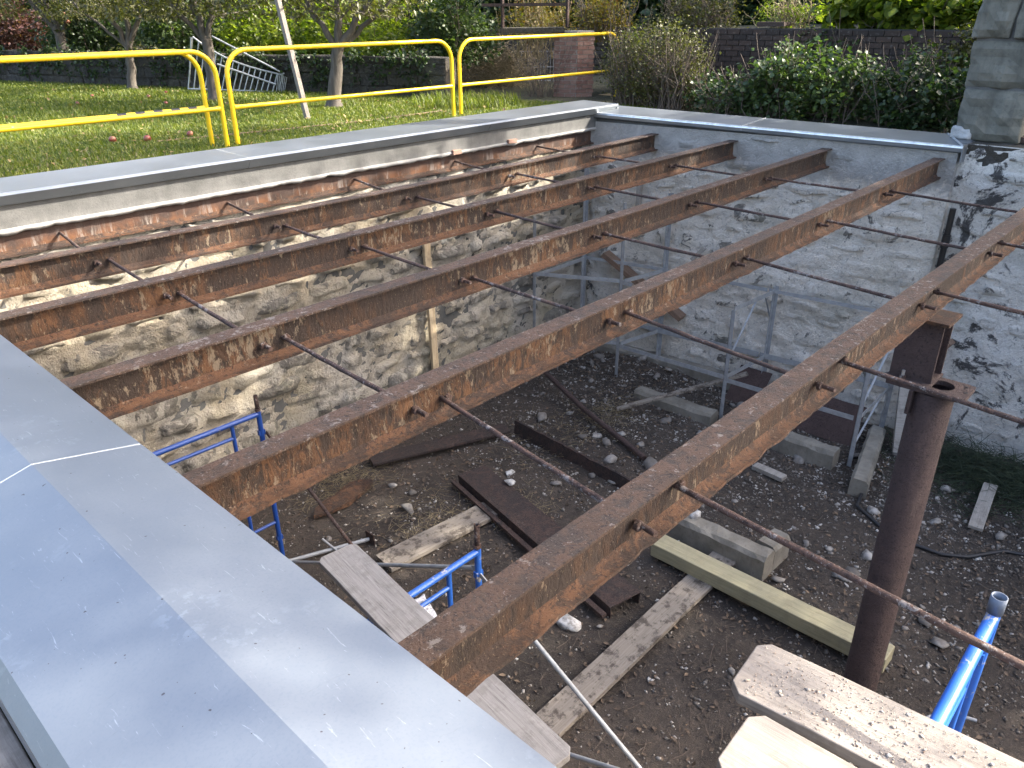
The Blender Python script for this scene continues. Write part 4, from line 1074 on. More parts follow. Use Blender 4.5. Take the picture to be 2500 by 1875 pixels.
# ------------------------------------------------------------------ yellow guardrails
def guardrail(x0, x1, y, label, tape=False, sleeve=None, y2=None):
    y2 = y if y2 is None else y2
    t = empty('guardrail', ((x0+x1)/2, y, 0)); tag(t, label, 'guardrail', 'yellow guardrails behind the lawn-side coping')
    pts = []; R_ = .27; zt = 1.055
    Y = lambda x: y+(y2-y)*(x-x0)/(x1-x0)
    pts.append((x0, y, 0.0)); pts.append((x0, y, zt-R_))
    for a in range(1, 9): q = rad(90*a/8); pts.append((x0+R_-R_*math.cos(q), Y(x0+R_-R_*math.cos(q)), zt-R_+R_*math.sin(q)))
    for a in range(0, 8): q = rad(90*a/8); pts.append((x1-R_+R_*math.sin(q), Y(x1-R_+R_*math.sin(q)), zt-R_+R_*math.cos(q)))
    pts.append((x1, y2, zt-R_)); pts.append((x1, y2, 0.0))
    MB().tube(pts, .0275, 14).build('top_rail', M_YEL, t)
    za = .445
    MB().tube([(x0+.02, y, za), (x0+.10, Y(x0+.1), za), (x1-.10, Y(x1-.1), za), (x1-.02, y2, za)], [.030, .0245, .0245, .030], 14).build('middle_rail', M_YEL, t)
    for x, yy in ((x0, y), (x1, y2)):
        MB().box((x-.06, yy-.035, 0), (x+.06, yy+.035, .016)).build('foot_plate', M_YEL, t)
    if tape:
        for k in range(5): MB().tube([(x1-1.02+.2*k, Y(x1-.9)-.0, za), (x1-.92+.2*k, Y(x1-.9), za)], .0262, 14).build('tape_band', M_BLACK, t)
    if sleeve: MB().tube([(sleeve, Y(sleeve), zt), (sleeve+.07, Y(sleeve), zt)], .0268, 14).build('rail_sleeve', M_GALV, t)
    world_kids(t)
guardrail(.55, 4.50, 9.06, 'rear yellow guardrail of the overlapping pair, black tape on its middle rail', True)
guardrail(1.05, 4.58, 8.85, 'front yellow guardrail of the overlapping pair next to the lawn')
guardrail(4.715, 8.21, 8.85, 'middle yellow guardrail with a pale sleeve, leading to the gap before the brick pier', sleeve=5.72)
guardrail(8.38, 12.3, 8.87, 'yellow guardrail running up to the red brick pier and the twiggy bush')

# ------------------------------------------------------------------ lawn grass
def grass(name, n, box, h, seed, label, dens=None, mat=M_GRASS, wd=.006, zf=0.0):
    g = np.random.default_rng(seed); x = g.uniform(box[0], box[2], n); y = g.uniform(box[1], box[3], n)
    if dens is not None: k = dens(x, y) > g.random(n); x, y = x[k], y[k]
    n = len(x); az = g.uniform(0, 6.28, n); ln = h*g.uniform(.45, 1.35, n); lean = g.uniform(.15, .9, n)
    dx, dy = np.cos(az), np.sin(az); wx, wy = -dy*wd, dx*wd; z0 = np.full(n, zf)
    m1x = x+dx*ln*lean*.35; m1y = y+dy*ln*lean*.35; z1 = z0+ln*.62; tx = x+dx*ln*lean; ty = y+dy*ln*lean; z2 = z0+ln*(1-.35*lean)
    V = np.stack([np.stack([x-wx, y-wy, z0], -1), np.stack([x+wx, y+wy, z0], -1), np.stack([m1x-wx*.7, m1y-wy*.7, z1], -1), np.stack([m1x+wx*.7, m1y+wy*.7, z1], -1), np.stack([tx, ty, z2], -1)], 1).reshape(-1,3)
    F = (np.array([(0,1,3),(0,3,2),(2,3,4)])[None]+(np.arange(n)*5)[:,None,None]).reshape(-1,3)
    o = link(name, npmesh(name, V, F, mat)); tag(o, label, 'grass', kind='stuff'); return o
low_wall_x = lambda y: 10.05-(y-11.0)*(4.15/12.0)
grass('grass', 170000, (.5, 7.15, 12, 13), .062, 3, 'short green lawn grass behind the pit wall', lambda x, y: np.where(x < low_wall_x(y)-.1, 1.0, 0)*np.where((y < 9.9) & (x < 4.2), .75, 1.0))
grass('grass', 130000, (.5, 13, 9.6, 24), .075, 4, 'lawn grass under the apple trees further back', lambda x, y: np.where(x < low_wall_x(y)-.1, 1.0, 0), wd=.009)
grass('tall_grass', 6000, (8.6, 8.95, 11.4, 11.2), .20, 6, 'longer tufts of grass near the brick pier', lambda x, y: np.clip(np.hypot(x-9.5, y-9.9) < .9, 0, 1)*.8, wd=.007)
# fallen apples
AP = []
def apple(x, y, z, label, group, r_=.036):
    if not AP:
        bm = bmesh.new(); bmesh.ops.create_uvsphere(bm, u_segments=14, v_segments=9, radius=1)
        for v in bm.verts:
            q = math.hypot(v.co.x, v.co.y); v.co.z = v.co.z*.88 - .22*math.copysign(1, v.co.z)*max(0, .5-q)
        me = bpy.data.meshes.new('apple'); bm.to_mesh(me); bm.free(); me.materials.append(M_APPLE)
        for p_ in me.polygons: p_.use_smooth = True
        AP.append(me)
    o = link('apple', AP[0], None, (x, y, z+r_), (rng.uniform(-.6,.6), rng.uniform(-.6,.6), rng.uniform(0,6)), (r_, r_, r_)); tag(o, label, 'apple', group)
apple(3.81, 10.2, .02, 'red apple in the grass left of the foremost fallen three', None, .045)
apple(4.12, 9.94, .02, 'red apple in the grass, middle one of the foremost fallen three', None, .045)
apple(4.66, 9.93, .02, 'pale red apple in the grass nearest the rail posts', None, .042)
for (x, y, lab) in ((6.54, 15.34, 'small fallen apple midway between the slim tree and the dark tree'), (7.12, 15.87, 'small fallen apple on the grass nearest the slim pale apple tree'), (5.9, 16.3, 'small fallen apple farthest back on the lawn left of the slim tree'),
                    (6.2, 13.9, 'small fallen apple on the grass nearest the dark tree before the ladder'), (5.2, 15.1, 'small fallen apple farthest left among those under the trees')):
    apple(x, y, .02, lab, 'fallen apples under the trees', .036)
single('garden_edging', MB().tube([(4.2, 9.85, .03), (5.6, 9.56, .035), (7.1, 9.42, .03), (8.5, 9.42, .04)], .012, 6), M_WOLD, 'thin dark edging strip lying in the lawn', 'edging')

# ------------------------------------------------------------------ apple trees
def bez(a, b, n, wob, seed, sag=0):
    g = random.Random(seed); a = Vector(a); b = Vector(b); out = []
    for i in range(n+1):
        t = i/n; p = a.lerp(b, t); k = math.sin(math.pi*t)
        out.append(p+Vector((g.uniform(-wob,wob)*k, g.uniform(-wob,wob)*k, g.uniform(-wob,wob)*k*.6 - sag*k)))
    return out
def apple_tree(base, limbs, fork, r0, label, crown_seed, crown_n=44, leafn=150, low=None, rad_=1.9):
    t = empty('apple_tree', base); tag(t, label, 'tree', 'apple trees on the lawn')
    b = Vector(base); f = Vector(fork)
    MB().tube([b+Vector((0,0,-.05)), b+Vector((0,0,.06))]+bez(b+Vector((0,0,.1)), f, 5, .03, crown_seed), [r0*1.7, r0*1.3]+[r0*(1.1-.05*i) for i in range(6)], 12, wob=.09).build('trunk', M_BARK, t)
    cr = []
    for i, (e, rr_) in enumerate(limbs):
        e = Vector(e); top = e+(e-f)*1.1+Vector((0,0,.35))
        pts = bez(f-Vector((0,0,.06)), e, 5, .045, crown_seed+i)+bez(e, top, 4, .06, crown_seed+i+9)[1:]
        MB().tube(pts, [rr_*(1-.085*q) for q in range(len(pts))], 8, wob=.08).build('limb', M_BARK, t)
        mb = MB()
        for q in range(5):
            s = pts[3+q]; dr = Vector((rng.uniform(-1,1), rng.uniform(-1,1), rng.uniform(-.1,.9))).normalized()
            mb.tube(bez(s, s+dr*rng.uniform(.35,.9), 3, .04, q+i), [rr_*.28, rr_*.22, rr_*.16, rr_*.08], 5)
        o_ = mb.build('twigs', M_BARK, t); o_['kind'] = 'stuff'
        cr.append(top)
    ctr = sum(cr, Vector())/len(cr)+Vector((0,0,.45))
    P = clumps(crown_n, ctr, (rad_, rad_, .85), leafn, crown_seed, .5)
    P2 = clumps(46, f+Vector((0, 0, .72)), (1.5, 1.5, .5), 70, crown_seed+40, .35); P = np.concatenate([P, P2[P2[:,2] > 1.36]])
    P = P[P[:,2] > 1.36]
    if low is not None: P = np.concatenate([P, low])
    link('crown', leaf_mesh('crown', P, .085, M_LEAFB, crown_seed, .5, .5, .5), t)
    world_kids(t); return t
g5 = np.random.default_rng(5)
hang = np.concatenate([np.array([7.25, 20.75, 1.35])+g5.normal(0, 1, (70,3))*np.array([.10, .10, .20]), np.array([7.35, 17.6, .82])+g5.normal(0, 1, (95,3))*np.array([.22, .22, .11]), np.array([7.2, 17.5, 1.62])+g5.normal(0, 1, (40,3))*np.array([.4, .4, .06])])
apple_tree((7.14, 20.89, 0), [((6.84, 21.2, 1.65), .07), ((7.05, 20.99, 1.74), .08), ((7.45, 20.6, 1.62), .05)], (7.16, 20.87, 1.0), .13, 'apple tree farthest left with red apples hanging from it', 51, low=hang[:70])
apple_tree((7.14, 17.43, 0), [((6.95, 17.62, 1.62), .06), ((7.32, 17.24, 1.69), .07), ((7.54, 17.0, 1.68), .06), ((6.62, 17.98, 1.55), .035)], (7.20, 17.37, .86), .085, 'slim pale apple tree with a low leafy branch, left of the metal ladder', 52, low=hang[70:])
apple_tree((7.12, 13.94, 0), [((6.75, 14.33, 1.62), .055), ((7.04, 14.02, 1.64), .075), ((7.28, 13.78, 1.64), .06)], (7.14, 13.92, 1.02), .10, 'dark apple tree standing in front of the metal ladder', 53)
apple_tree((7.86, 11.35, 0), [((7.70, 11.52, 1.5), .06), ((8.0, 11.2, 1.6), .075), ((8.38, 10.82, 1.6), .07), ((8.5, 10.7, 1.45), .05)], (7.97, 11.23, .95), .105, 'apple tree with a forked trunk right of the leaning grey pole', 54)
for i, (x, y, z) in enumerate(((7.28, 20.72, 1.40), (7.33, 20.70, 1.23))): apple(x, y, z, 'red apple hanging on the farthest left tree, ' + ('upper of the two' if i == 0 else 'lower of the two'), None, .055)
plank_obj('prop_pole', (6.62, 10.26, 0), (6.43, 10.45, 1.95), .075, .065, (M_WGR3, 'Z'), 'grey wooden pole leaning in the lawn between the rails and the trees', 'pole', up=(1,0,0))

# orchard tripod ladder lying against the wall
ld = empty('ladder', (8.2, 14.9, 0)); tag(ld, 'aluminium orchard ladder with flared foot lying on its side against the low wall', 'ladder')
def lad(a0, b0, a1, b1, n, flare=True):
    A0, B0, A1, B1 = [Vector(v) for v in (a0, b0, a1, b1)]
    def rail(p, q, bulge):
        return [p.lerp(q, i/14)+Vector((0, 0, bulge*(1-i/14)**3)) for i in range(15)]
    ra, rb = rail(A0, A1, .35), rail(B0, B1, -.02)
    for rr_ in (ra, rb): MB().tube(rr_, .018, 8).build('rail', M_ALU, ld)
    for i in range(n):
        t = i/(n-1); k = t*14; q = int(min(k, 13.99)); fr = k-q
        MB().tube([ra[q].lerp(ra[q+1], fr), rb[q].lerp(rb[q+1], fr)], .014, 6).build('rung', M_ALU, ld)
lad((7.70, 15.55, .68), (7.50, 15.70, .12), (8.80, 14.33, .34), (8.70, 14.42, .02), 17)
MB().tube([(7.90, 15.15, .55), (8.66, 14.40, .17)], .02, 8).build('strut', M_ALU, ld)
MB().tube([(7.62, 15.45, 1.02), (7.52, 15.65, .22)], .016, 8).build('strut', M_ALU, ld)
MB().tube([(7.92, 15.22, 1.04), (8.8, 14.28, .36)], .018, 8).build('strut', M_ALU, ld)
for i in range(6):
    t = i/5; MB().tube([Vector((8.72, 14.36, .36)).lerp(Vector((8.84, 14.26, .30)), t), Vector((8.66, 14.42, .02)).lerp(Vector((8.78, 14.34, -.0)), t)], .009, 6).build('rung', M_ALU, ld)
world_kids(ld)

# ------------------------------------------------------------------ low garden wall, brick pier, brick wall, pillar
def wall_of_stones(root, a, b, h, th, seed, mat, maxn=120, size=(.35,.8), ch=(.14,.26)):
    a = Vector(a); b = Vector(b); ln = (b-a).length; ud = (b-a).normalized(); nd = Vector((ud.y, -ud.x, 0))
    if nd.dot(Vector((0,0,0))-a) < 0: nd = -nd
    rs = random.Random(seed)
    mb = MB(); c0 = a-nd*th; c1 = b-nd*th
    vs = [a, b, c1, c0]; vs = [Vector((v.x, v.y, -.1)) for v in vs]+[Vector((v.x, v.y, h-.03)) for v in vs]
    mb.add(vs, [(3,2,1,0),(4,5,6,7),(0,1,5,4),(1,2,6,5),(2,3,7,6),(3,0,4,7)]); mb.build('wall_core', mat, root)
    z = 0.0; cnt = 0
    while z < h-.04:
        hh = min(rs.uniform(*ch), h-z); u0 = 0
        top = z+hh > h-.05
        while u0 < ln-.1:
            wd = min(rs.uniform(*size), ln-u0)
            if cnt < maxn:
                p0 = a+ud*(u0+.008); p1 = a+ud*(u0+wd-.008); o1 = rs.uniform(.015, .05)
                q = [(p0, -.02), (p1, -.02)]
                V = []
                for zz in (z+.008, z+hh-.008):
                    for p_, in_ in ((p0, o1), (p1, o1*rs.uniform(.6,1.3)), (p1, -.1 if not top else -th*.6), (p0, -.1 if not top else -th*.6)):
                        V.append(p_+nd*in_+ud*rs.uniform(-.018,.018)+Vector((0,0,zz+rs.uniform(-.022,.022))))
                mb = MB(); mb.add(V, [(3,2,1,0),(4,5,6,7),(0,1,5,4),(1,2,6,5),(2,3,7,6),(3,0,4,7)]); mb.build('stone', mat, root, .012, 1); cnt += 1
            u0 += wd
        z += hh
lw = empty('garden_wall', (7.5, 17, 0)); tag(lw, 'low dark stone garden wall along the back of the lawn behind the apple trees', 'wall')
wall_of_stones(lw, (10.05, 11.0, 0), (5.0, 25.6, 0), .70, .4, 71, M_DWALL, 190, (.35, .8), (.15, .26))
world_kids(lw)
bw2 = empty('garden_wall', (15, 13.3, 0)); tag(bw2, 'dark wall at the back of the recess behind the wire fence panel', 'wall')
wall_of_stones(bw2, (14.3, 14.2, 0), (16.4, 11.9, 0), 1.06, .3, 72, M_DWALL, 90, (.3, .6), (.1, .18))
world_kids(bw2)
# lintel slab over the recess
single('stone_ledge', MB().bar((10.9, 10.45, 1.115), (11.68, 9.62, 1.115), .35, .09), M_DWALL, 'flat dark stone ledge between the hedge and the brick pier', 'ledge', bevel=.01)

def bricks_on(root, org, ud, nd, length, h, mat, bl=.215, bh=.070, j=.011, start=0, maxn=300, depth=.05, seed=1, z0=0.0, name='brick', vis=None):
    org, ud, nd = Vector(org), Vector(ud), Vector(nd); rs = random.Random(seed); meshes = {}
    rows = int(h/(bh+j)); cnt = 0; rest = MB()
    for r_ in range(rows-1, -1, -1):
        z = z0+r_*(bh+j); u0 = -(bl/2 if (r_+start) % 2 else 0)
        while u0 < length-.02:
            a = max(0, u0); b = min(length, u0+bl); u0 += bl+j
            if b-a < .03: continue
            key = round(b-a, 3)
            o_ = org+ud*((a+b)/2)+Vector((0,0,z+bh/2))+nd*rs.uniform(-.003, .004)
            show = cnt < maxn and (vis is None or vis(o_))
            if show:
                if key not in meshes:
                    mb = MB(); L_ = (b-a)/2
                    vs = []
                    for s_ in (-depth, .008):
                        k = 1 if s_ < 0 else .985
                        for (x, z_) in ((-L_*k, -bh/2*k), (L_*k, -bh/2*k), (L_*k, bh/2*k), (-L_*k, bh/2*k)): vs.append(ud*x+nd*s_+Vector((0,0,z_)))
                    mb.add(vs, [(0,1,2,3)[::-1],(4,5,6,7),(0,1,5,4),(1,2,6,5),(2,3,7,6),(3,0,4,7)])
                    me = bpy.data.meshes.new('brick'); me.from_pydata(mb.v, [], mb.f); me.update(); me.materials.append(mat); meshes[key] = me
                link(name, meshes[key], root, o_); cnt += 1
            else:
                L_ = (b-a)/2
                vs = [o_+ud*x+nd*s_+Vector((0,0,z_)) for s_ in (-depth, .008) for (x, z_) in ((-L_, -bh/2), (L_, -bh/2), (L_, bh/2), (-L_, bh/2))]
                rest.add(vs, [(3,2,1,0),(4,5,6,7),(0,1,5,4),(1,2,6,5),(2,3,7,6),(3,0,4,7)])
    if rest.v:
        o = rest.build('brickwork', mat, root); o['kind'] = 'stuff'
    return cnt
# brick pier
bp = empty('brick_pier', (11.85, 9.35, 0)); tag(bp, 'red brick pier at the end of the yellow railings, sunlit on one side', 'pier')
e1 = Vector((.72, -.69, 0)).normalized(); e2 = Vector((.69, .72, 0)).normalized()
ang = rad(15)
ud1 = Vector((math.cos(rad(-65)), math.sin(rad(-65)), 0))   # face turned to the camera
pA = Vector((11.53, 9.72, 0)); pB = Vector((11.70, 9.33, 0)); pC = Vector((11.98, 9.16, 0))
def pier_face(a, b, seed, st):
    ud = (b-a).normalized(); nd = Vector((ud.y, -ud.x, 0))
    if nd.dot(Vector((0,0,0))-a) < 0: nd = -nd
    bricks_on(bp, a, ud, nd, (b-a).length, 1.09, M_BRICK, .20, .062, .010, st, 300, .06, seed)
pier_face(pA, pB, 1, 0); pier_face(pB, pC, 2, 1)
pD = pA+(pC-pB); cen = (pA+pC)/2
mb = MB(); V = [cen+(p-cen)*.955 for p in (pA, pB, pC, pD)]
mb.add([Vector((v.x, v.y, -.05)) for v in V]+[Vector((v.x, v.y, 1.10)) for v in V], [(3,2,1,0),(4,5,6,7),(0,1,5,4),(1,2,6,5),(2,3,7,6),(3,0,4,7)]); mb.build('mortar', M_MORTAR, bp)
world_kids(bp)
# shade toned brick wall behind the bushes, shade painted into brick and mortar
bwl = empty('brick_wall', (12.6, 3, 0)); tag(bwl, 'dark shade toned brick garden wall behind the bushes', 'wall')
bricks_on(bwl, (12.5, -3.2, 0), (0,1,0), (-1,0,0), 12.3, 1.17, M_BRICKD, .215, .070, .011, 0, 300, .05, 9, vis=lambda p: 3.2 < p.y < 8.4 and p.z > .30)
mb = MB(); mb.box((12.515, -3.2, -.05), (12.76, 9.1, 1.14)); mb.build('mortar', M_MORTARD, bwl)
mb = MB(); mb.box((12.49, 5.9, 1.172), (12.74, 6.35, 1.235), .006); mb.build('loose_brick', M_BRICKD, bwl)
world_kids(bwl)
# stone pillar
pl = empty('stone_pillar', (9.9, 2.1, .15)); tag(pl, 'tall grey-green stone pillar standing on the whitewashed wall at the right', 'pillar')
def block(x0, x1, y0, y1, z0, z1, mat, seed, nm='stone'):
    g = random.Random(seed); n = 7; bm = bmesh.new(); bmesh.ops.create_cube(bm, size=1); bmesh.ops.subdivide_edges(bm, edges=bm.edges[:], cuts=5, use_grid_fill=True)
    for v in bm.verts:
        p = v.co.copy(); k = [1.0, 1.0, 1.0]
        q = Vector((x0+(x1-x0)*(p.x+.5), y0+(y1-y0)*(p.y+.5), z0+(z1-z0)*(p.z+.5)))
        inn = max(abs(p.y), abs(p.z))*2
        e = .045*(1-inn**5)*(1 if p.x < -.45 else 0) + .05*fbm(q.y*6, q.z*6, seed, 4)*(1 if p.x < -.3 else .4)
        q.x -= e; q.y += .02*fbm(q.x*5, q.z*5, seed+4, 3)*(1 if abs(p.y) > .4 else 0)
        edge = sum(abs(c) > .49 for c in p)
        v.co = q
    me = bpy.data.meshes.new(nm); bm.to_mesh(me); bm.free(); me.materials.append(mat)
    o = link(nm, me, pl); md = o.modifiers.new('b', 'BEVEL'); md.width = .02; md.segments = 2; md.limit_method = 'ANGLE'; md.angle_limit = rad(50); return o
block(9.50, 10.2, 1.80, 2.42, .15, .655, M_PILLAR, 1)
block(9.52, 10.2, 1.72, 2.435, .665, 1.115, M_PILLAR, 2)
block(9.50, 10.2, 2.10, 2.45, 1.135, 1.62, M_PILLAR, 3)
block(9.48, 10.2, 1.55, 2.075, 1.135, 1.66, M_PILLAR, 4)
block(9.50, 10.2, 1.60, 2.46, 1.675, 2.15, M_PILLAR, 5)
block(9.50, 10.2, 1.62, 2.46, 2.165, 2.7, M_PILLAR, 6); block(9.5, 10.2, 1.60, 2.44, 2.715, 3.3, M_PILLAR, 7)
mb = MB(); mb.box((9.53, 1.85, .14), (10.17, 2.41, 3.25)); mb.build('mortar', M_CONC, pl)
block(9.478, 9.6, 2.23, 2.447, .15, .285, M_PAINTW, 8, 'painted_corner')
world_kids(pl)
for i, (x, y) in enumerate(((9.62, 1.72), (9.60, 1.52))):
    o = single('loose_brick', MB().box((x-.05, y-.09, .152), (x+.06, y+.09, .215), .004), M_BRICKD, 'loose brick on the wall top right of the stone pillar, ' + ('next to the pillar' if i == 0 else 'at the picture edge'), 'brick', bevel=.005)

# rusty iron frame on the ledge
fr = empty('iron_trellis', (11.2, 9.9, 1.15)); tag(fr, 'dark rusty iron trellis frame above the stone ledge beside the brick pier', 'trellis')
A = Vector((10.83, 10.32, 1.16)); B = Vector((11.59, 9.48, 1.16))
for p in (A, B): MB().bar(p, p+Vector((0,0,.85)), .045, .045).build('post', M_DARKSTEEL, fr)
for z, e in ((.36, 0), (.75, 0)): MB().bar(A+(A-B)*.32+Vector((0,0,z)), B+Vector((0,0,z)), .05, .05).build('rail', M_DARKSTEEL, fr)
world_kids(fr)
# wire fence panel
wp = empty('fence_panel', (14.3, 12.9, 0)); tag(wp, 'small green wire fence panel in the recess left of the brick pier', 'fence')
A = Vector((13.45, 12.55, .0)); B = Vector((14.15, 11.85, .0)); mb = MB()
for i in range(15): p = A.lerp(B, i/14); mb.tube([p, p+Vector((0,0,.62))], .006, 4)
mb.build('wires', M_GALV, wp)
for z in (.02, .3, .62): MB().tube([A+Vector((0,0,z)), B+Vector((0,0,z))], .009, 5).build('cross_wire', M_GALV, wp)
world_kids(wp)
# pile of dry garden cuttings
P = []
for _ in range(1500):
    q = nrg.normal(0, 1, 3); P.append((12.55+q[0]*.36, 12.2+q[1]*.42, max(.02, .30+q[2]*.22)))
o = link('garden_cuttings', stalk_mesh('garden_cuttings', P, .5, .006, M_HAY, 21, (-.7, .7))); tag(o, 'tangled heap of dry garden cuttings behind the yellow railing', 'cuttings', kind='stuff')
P = [(11.2+nrg.normal(0, .12), 9.75+nrg.normal(0, .1), .02) for _ in range(50)]
o = link('dry_canes', stalk_mesh('dry_canes', P, 1.1, .006, M_TWIG, 22, (.9, 1.35))); tag(o, 'bundle of thin dry canes leaning left of the brick pier', 'canes')

# ------------------------------------------------------------------ bushes, vines, hedges
def bush(name, ctr, r_, nclump, nleaf, size, mat, seed, label, cat='bush', group=None, stems=14, stem_mat=None, k=.28, asp=.7, zmin=.02, up=.55, stemh=1.0):
    c = Vector(ctr); t = empty(name, (c.x, c.y, max(0, c.z-r_[2]))); tag(t, label, cat, group)
    P = clumps(nclump, ctr, r_, nleaf, seed, k); P = P[P[:,2] > zmin]
    link('foliage', leaf_mesh('foliage', P, size, mat, seed, .35, up, asp), t)
    if stems:
        g = random.Random(seed); mb = MB()
        for _ in range(stems):
            b = Vector((c.x+g.uniform(-.6,.6)*r_[0], c.y+g.uniform(-.75,.75)*r_[1], max(0, zmin)-.02)); e = b+Vector((g.uniform(-.35,.35), g.uniform(-.4,.4), g.uniform(.6, 1.25)*(c.z+r_[2]-zmin)*stemh))
            pts = bez(b, e, 5, .06, g.randint(0, 9999)); mb.tube(pts, [.009, .008, .007, .006, .005, .003], 5)
            for q in range(2): s = pts[2+q]; mb.tube(bez(s, s+Vector((g.uniform(-.3,.3), g.uniform(-.3,.3), g.uniform(.05,.35))), 3, .03, g.randint(0, 9999)), [.004, .004, .003, .002], 4)
        o_ = mb.build('stems', stem_mat or M_TWIG, t); o_['kind'] = 'stuff'
    world_kids(t); return t
BG = 'bushes in front of the brick wall'
bush('twiggy_bush', (11.2, 7.35, .60), (.55, .85, .68), 240, 34, .045, M_LEAFB, 101, 'twiggy half bare bush beyond the corner of the copings', 'bush', BG, 230, M_TWIG, .22, .6, .02, .55, .74)
bush('leafy_bush', (11.3, 4.9, .40), (.62, 1.10, .54), 170, 34, .072, M_LEAF, 102, 'broad leafy bush in the middle in front of the brick wall', 'bush', BG, 60, M_TWIG, .2, .85)
bush('leafy_bush', (11.2, 6.1, .26), (.5, .60, .34), 65, 24, .06, M_LEAFD, 103, 'low sparse dark bush between the twiggy bush and the broad leafy bush', 'bush', BG, 30, M_TWIG, .2, .8)
bush('leafy_bush', (11.4, 3.2, .40), (.6, .85, .52), 160, 30, .068, M_LEAFD, 104, 'dark leafy bush left of the stone pillar', 'bush', BG, 40, M_TWIG, .2, .8)
bush('leafy_bush', (12.15, 3.0, .80), (.28, .7, .42), 60, 26, .06, M_LEAFB, 105, 'olive brown climber on the brick wall beside the stone pillar', 'climber', BG, 12, M_TWIG, .16, .8)
bush('leafy_bush', (10.6, 1.35, .45), (.35, .5, .55), 60, 24, .07, M_LEAFD, 106, 'dark green foliage showing right of the stone pillar', 'bush', BG, 12, M_TWIG, .2, .8)
bush('climbing_vine', (12.42, 5.1, .95), (.10, .6, .3), 16, 12, .06, M_LEAF, 107, 'thin vine shoots hanging on the middle of the brick wall', 'vine', None, 10, M_TWIG, .12, .9, .3)
bush('twiggy_bush', (12.1, 8.35, .62), (.35, .42, .62), 50, 26, .05, M_LEAFY, 108, 'sunlit yellow green bush hiding the far end of the yellow railing', 'bush', BG, 40, M_TWIG, .2, .6)
# plants along the wall top
VG = 'plants growing along the top of the brick wall'
bush('grape_vine', (12.95, 4.35, 1.42), (.35, 1.05, .30), 110, 24, .13, M_LEAFY, 111, 'sunlit grape vine with big leaves on top of the brick wall in the middle', 'vine', VG, 16, M_TWIG, .24, 1.0, .95)
bush('grape_vine', (12.95, 2.5, 1.38), (.35, 1.0, .30), 110, 26, .10, M_LEAFY, 112, 'sunlit vine on the wall top towards the stone pillar', 'vine', VG, 16, M_TWIG, .22, .95, .95)
bush('weed_clump', (13.0, 6.05, 1.34), (.3, .55, .22), 40, 26, .05, M_LEAFY, 113, 'yellow green weeds on top of the wall left of the grape vine', 'weeds', VG, 40, M_HAY, .16, .5, 1.1)
bush('weed_clump', (12.9, 7.6, 1.30), (.45, .75, .42), 90, 26, .06, M_LEAFB, 114, 'tall olive shrub above the twiggy bush', 'shrub', VG, 60, M_TWIG, .25, .6, .9)
bush('weed_clump', (12.6, 9.5, 1.30), (.45, .55, .40), 90, 26, .06, M_LEAFA, 115, 'red and orange autumn shrub behind the iron frame', 'shrub', VG, 40, M_TWIG, .25, .6, .9)
bush('weed_clump', (12.4, 10.9, 1.25), (.7, .7, .35), 90, 24, .06, M_LEAFA, 116, 'brown and yellow weeds behind the left side of the iron frame', 'weeds', VG, 60, M_HAY, .25, .5, .6)
# hedges behind the lawn
HG = 'hedge shrubs behind the low garden wall'
bush('hedge_shrub', (11.1, 11.9, 1.05), (.75, .85, .85), 170, 40, .075, M_LEAF, 121, 'dense green shrub at the right end of the low garden wall', 'shrub', HG, 12, M_TWIG, .25, .7, .5)
hl = [((10.3, 13.9), M_LEAFY, 'yellow green shrub behind the wall between the ladder and the forked tree'), ((9.6, 16.1), M_LEAFY, 'sunlit yellow green shrub behind the wall above the ladder'),
      ((8.8, 18.6), M_LEAF, 'green shrub behind the wall just left of the ladder'), ((7.9, 21.4), M_LEAFD, 'dark shrub behind the wall beyond the slim pale apple tree'),
      ((6.9, 24.3), M_RED, 'dark reddish shrub behind the farthest left tree')]
for i, ((x, y), mt, lab) in enumerate(hl):
    bush('hedge_shrub', (x+.25, y+.2, 1.02), (1.0, 1.35, .78), 185, 36, .095, mt, 131+i, lab, 'shrub', HG, 12, M_TWIG, .3, .7, .6)
g9 = np.random.default_rng(90)
for i, (ya, yb, lab) in enumerate(((11.2, 14.2, 'dark ivy hanging over the low wall between the forked tree and the pier'), (14.4, 17.6, 'dark ivy hanging over the low wall behind the ladder'), (18.0, 24.5, 'dark ivy on the low wall behind the two farthest apple trees'))):
    P = []
    for _ in range(int((yb-ya)*15)):
        yy = g9.uniform(ya, yb); dz = g9.uniform(0, 1)**1.6*.55
        c_ = np.array([low_wall_x(yy)-.06-.05*g9.random(), yy, .74-dz]); P.append(c_+g9.normal(0, 1, (26, 3))*np.array([.035, .11, .075]))
    P = np.concatenate(P); P = P[P[:,2] > .03]
    t = link('ivy', leaf_mesh('ivy', P, .065, M_LEAFD, 95+i, .6, .35, .8)); tag(t, lab, 'ivy', 'ivy on the low garden wall')
# far green mass that closes the view
def backdrop_mass():
    P = []
    g = np.random.default_rng(77)
    def wallrow(a, b, n, z0, z1, sp):
        a = np.array(a); b = np.array(b); t = g.uniform(0, 1, n)[:,None]
        q = a[:2]+(b[:2]-a[:2])*t+g.normal(0, sp, (n,2)); z = g.uniform(z0, z1, n)
        return np.concatenate([q, z[:,None]], 1)
    P = np.concatenate([wallrow((6.5, 32), (16, 20), 22000, .5, 3.2, .9), wallrow((14.5, 18), (18.5, 12), 14000, .6, 3.0, .7), wallrow((20, 14), (22, -1), 26000, 1.0, 2.4, .7), wallrow((-2, 40), (8, 30), 9000, .3, 3.4, 1.0)])
    o = link('woodland_edge', leaf_mesh('woodland_edge', P, .20, M_LEAFD, 78, .3, .4, .7)); tag(o, 'dark mass of far foliage closing the view behind the garden', 'foliage', kind='stuff')
backdrop_mass()
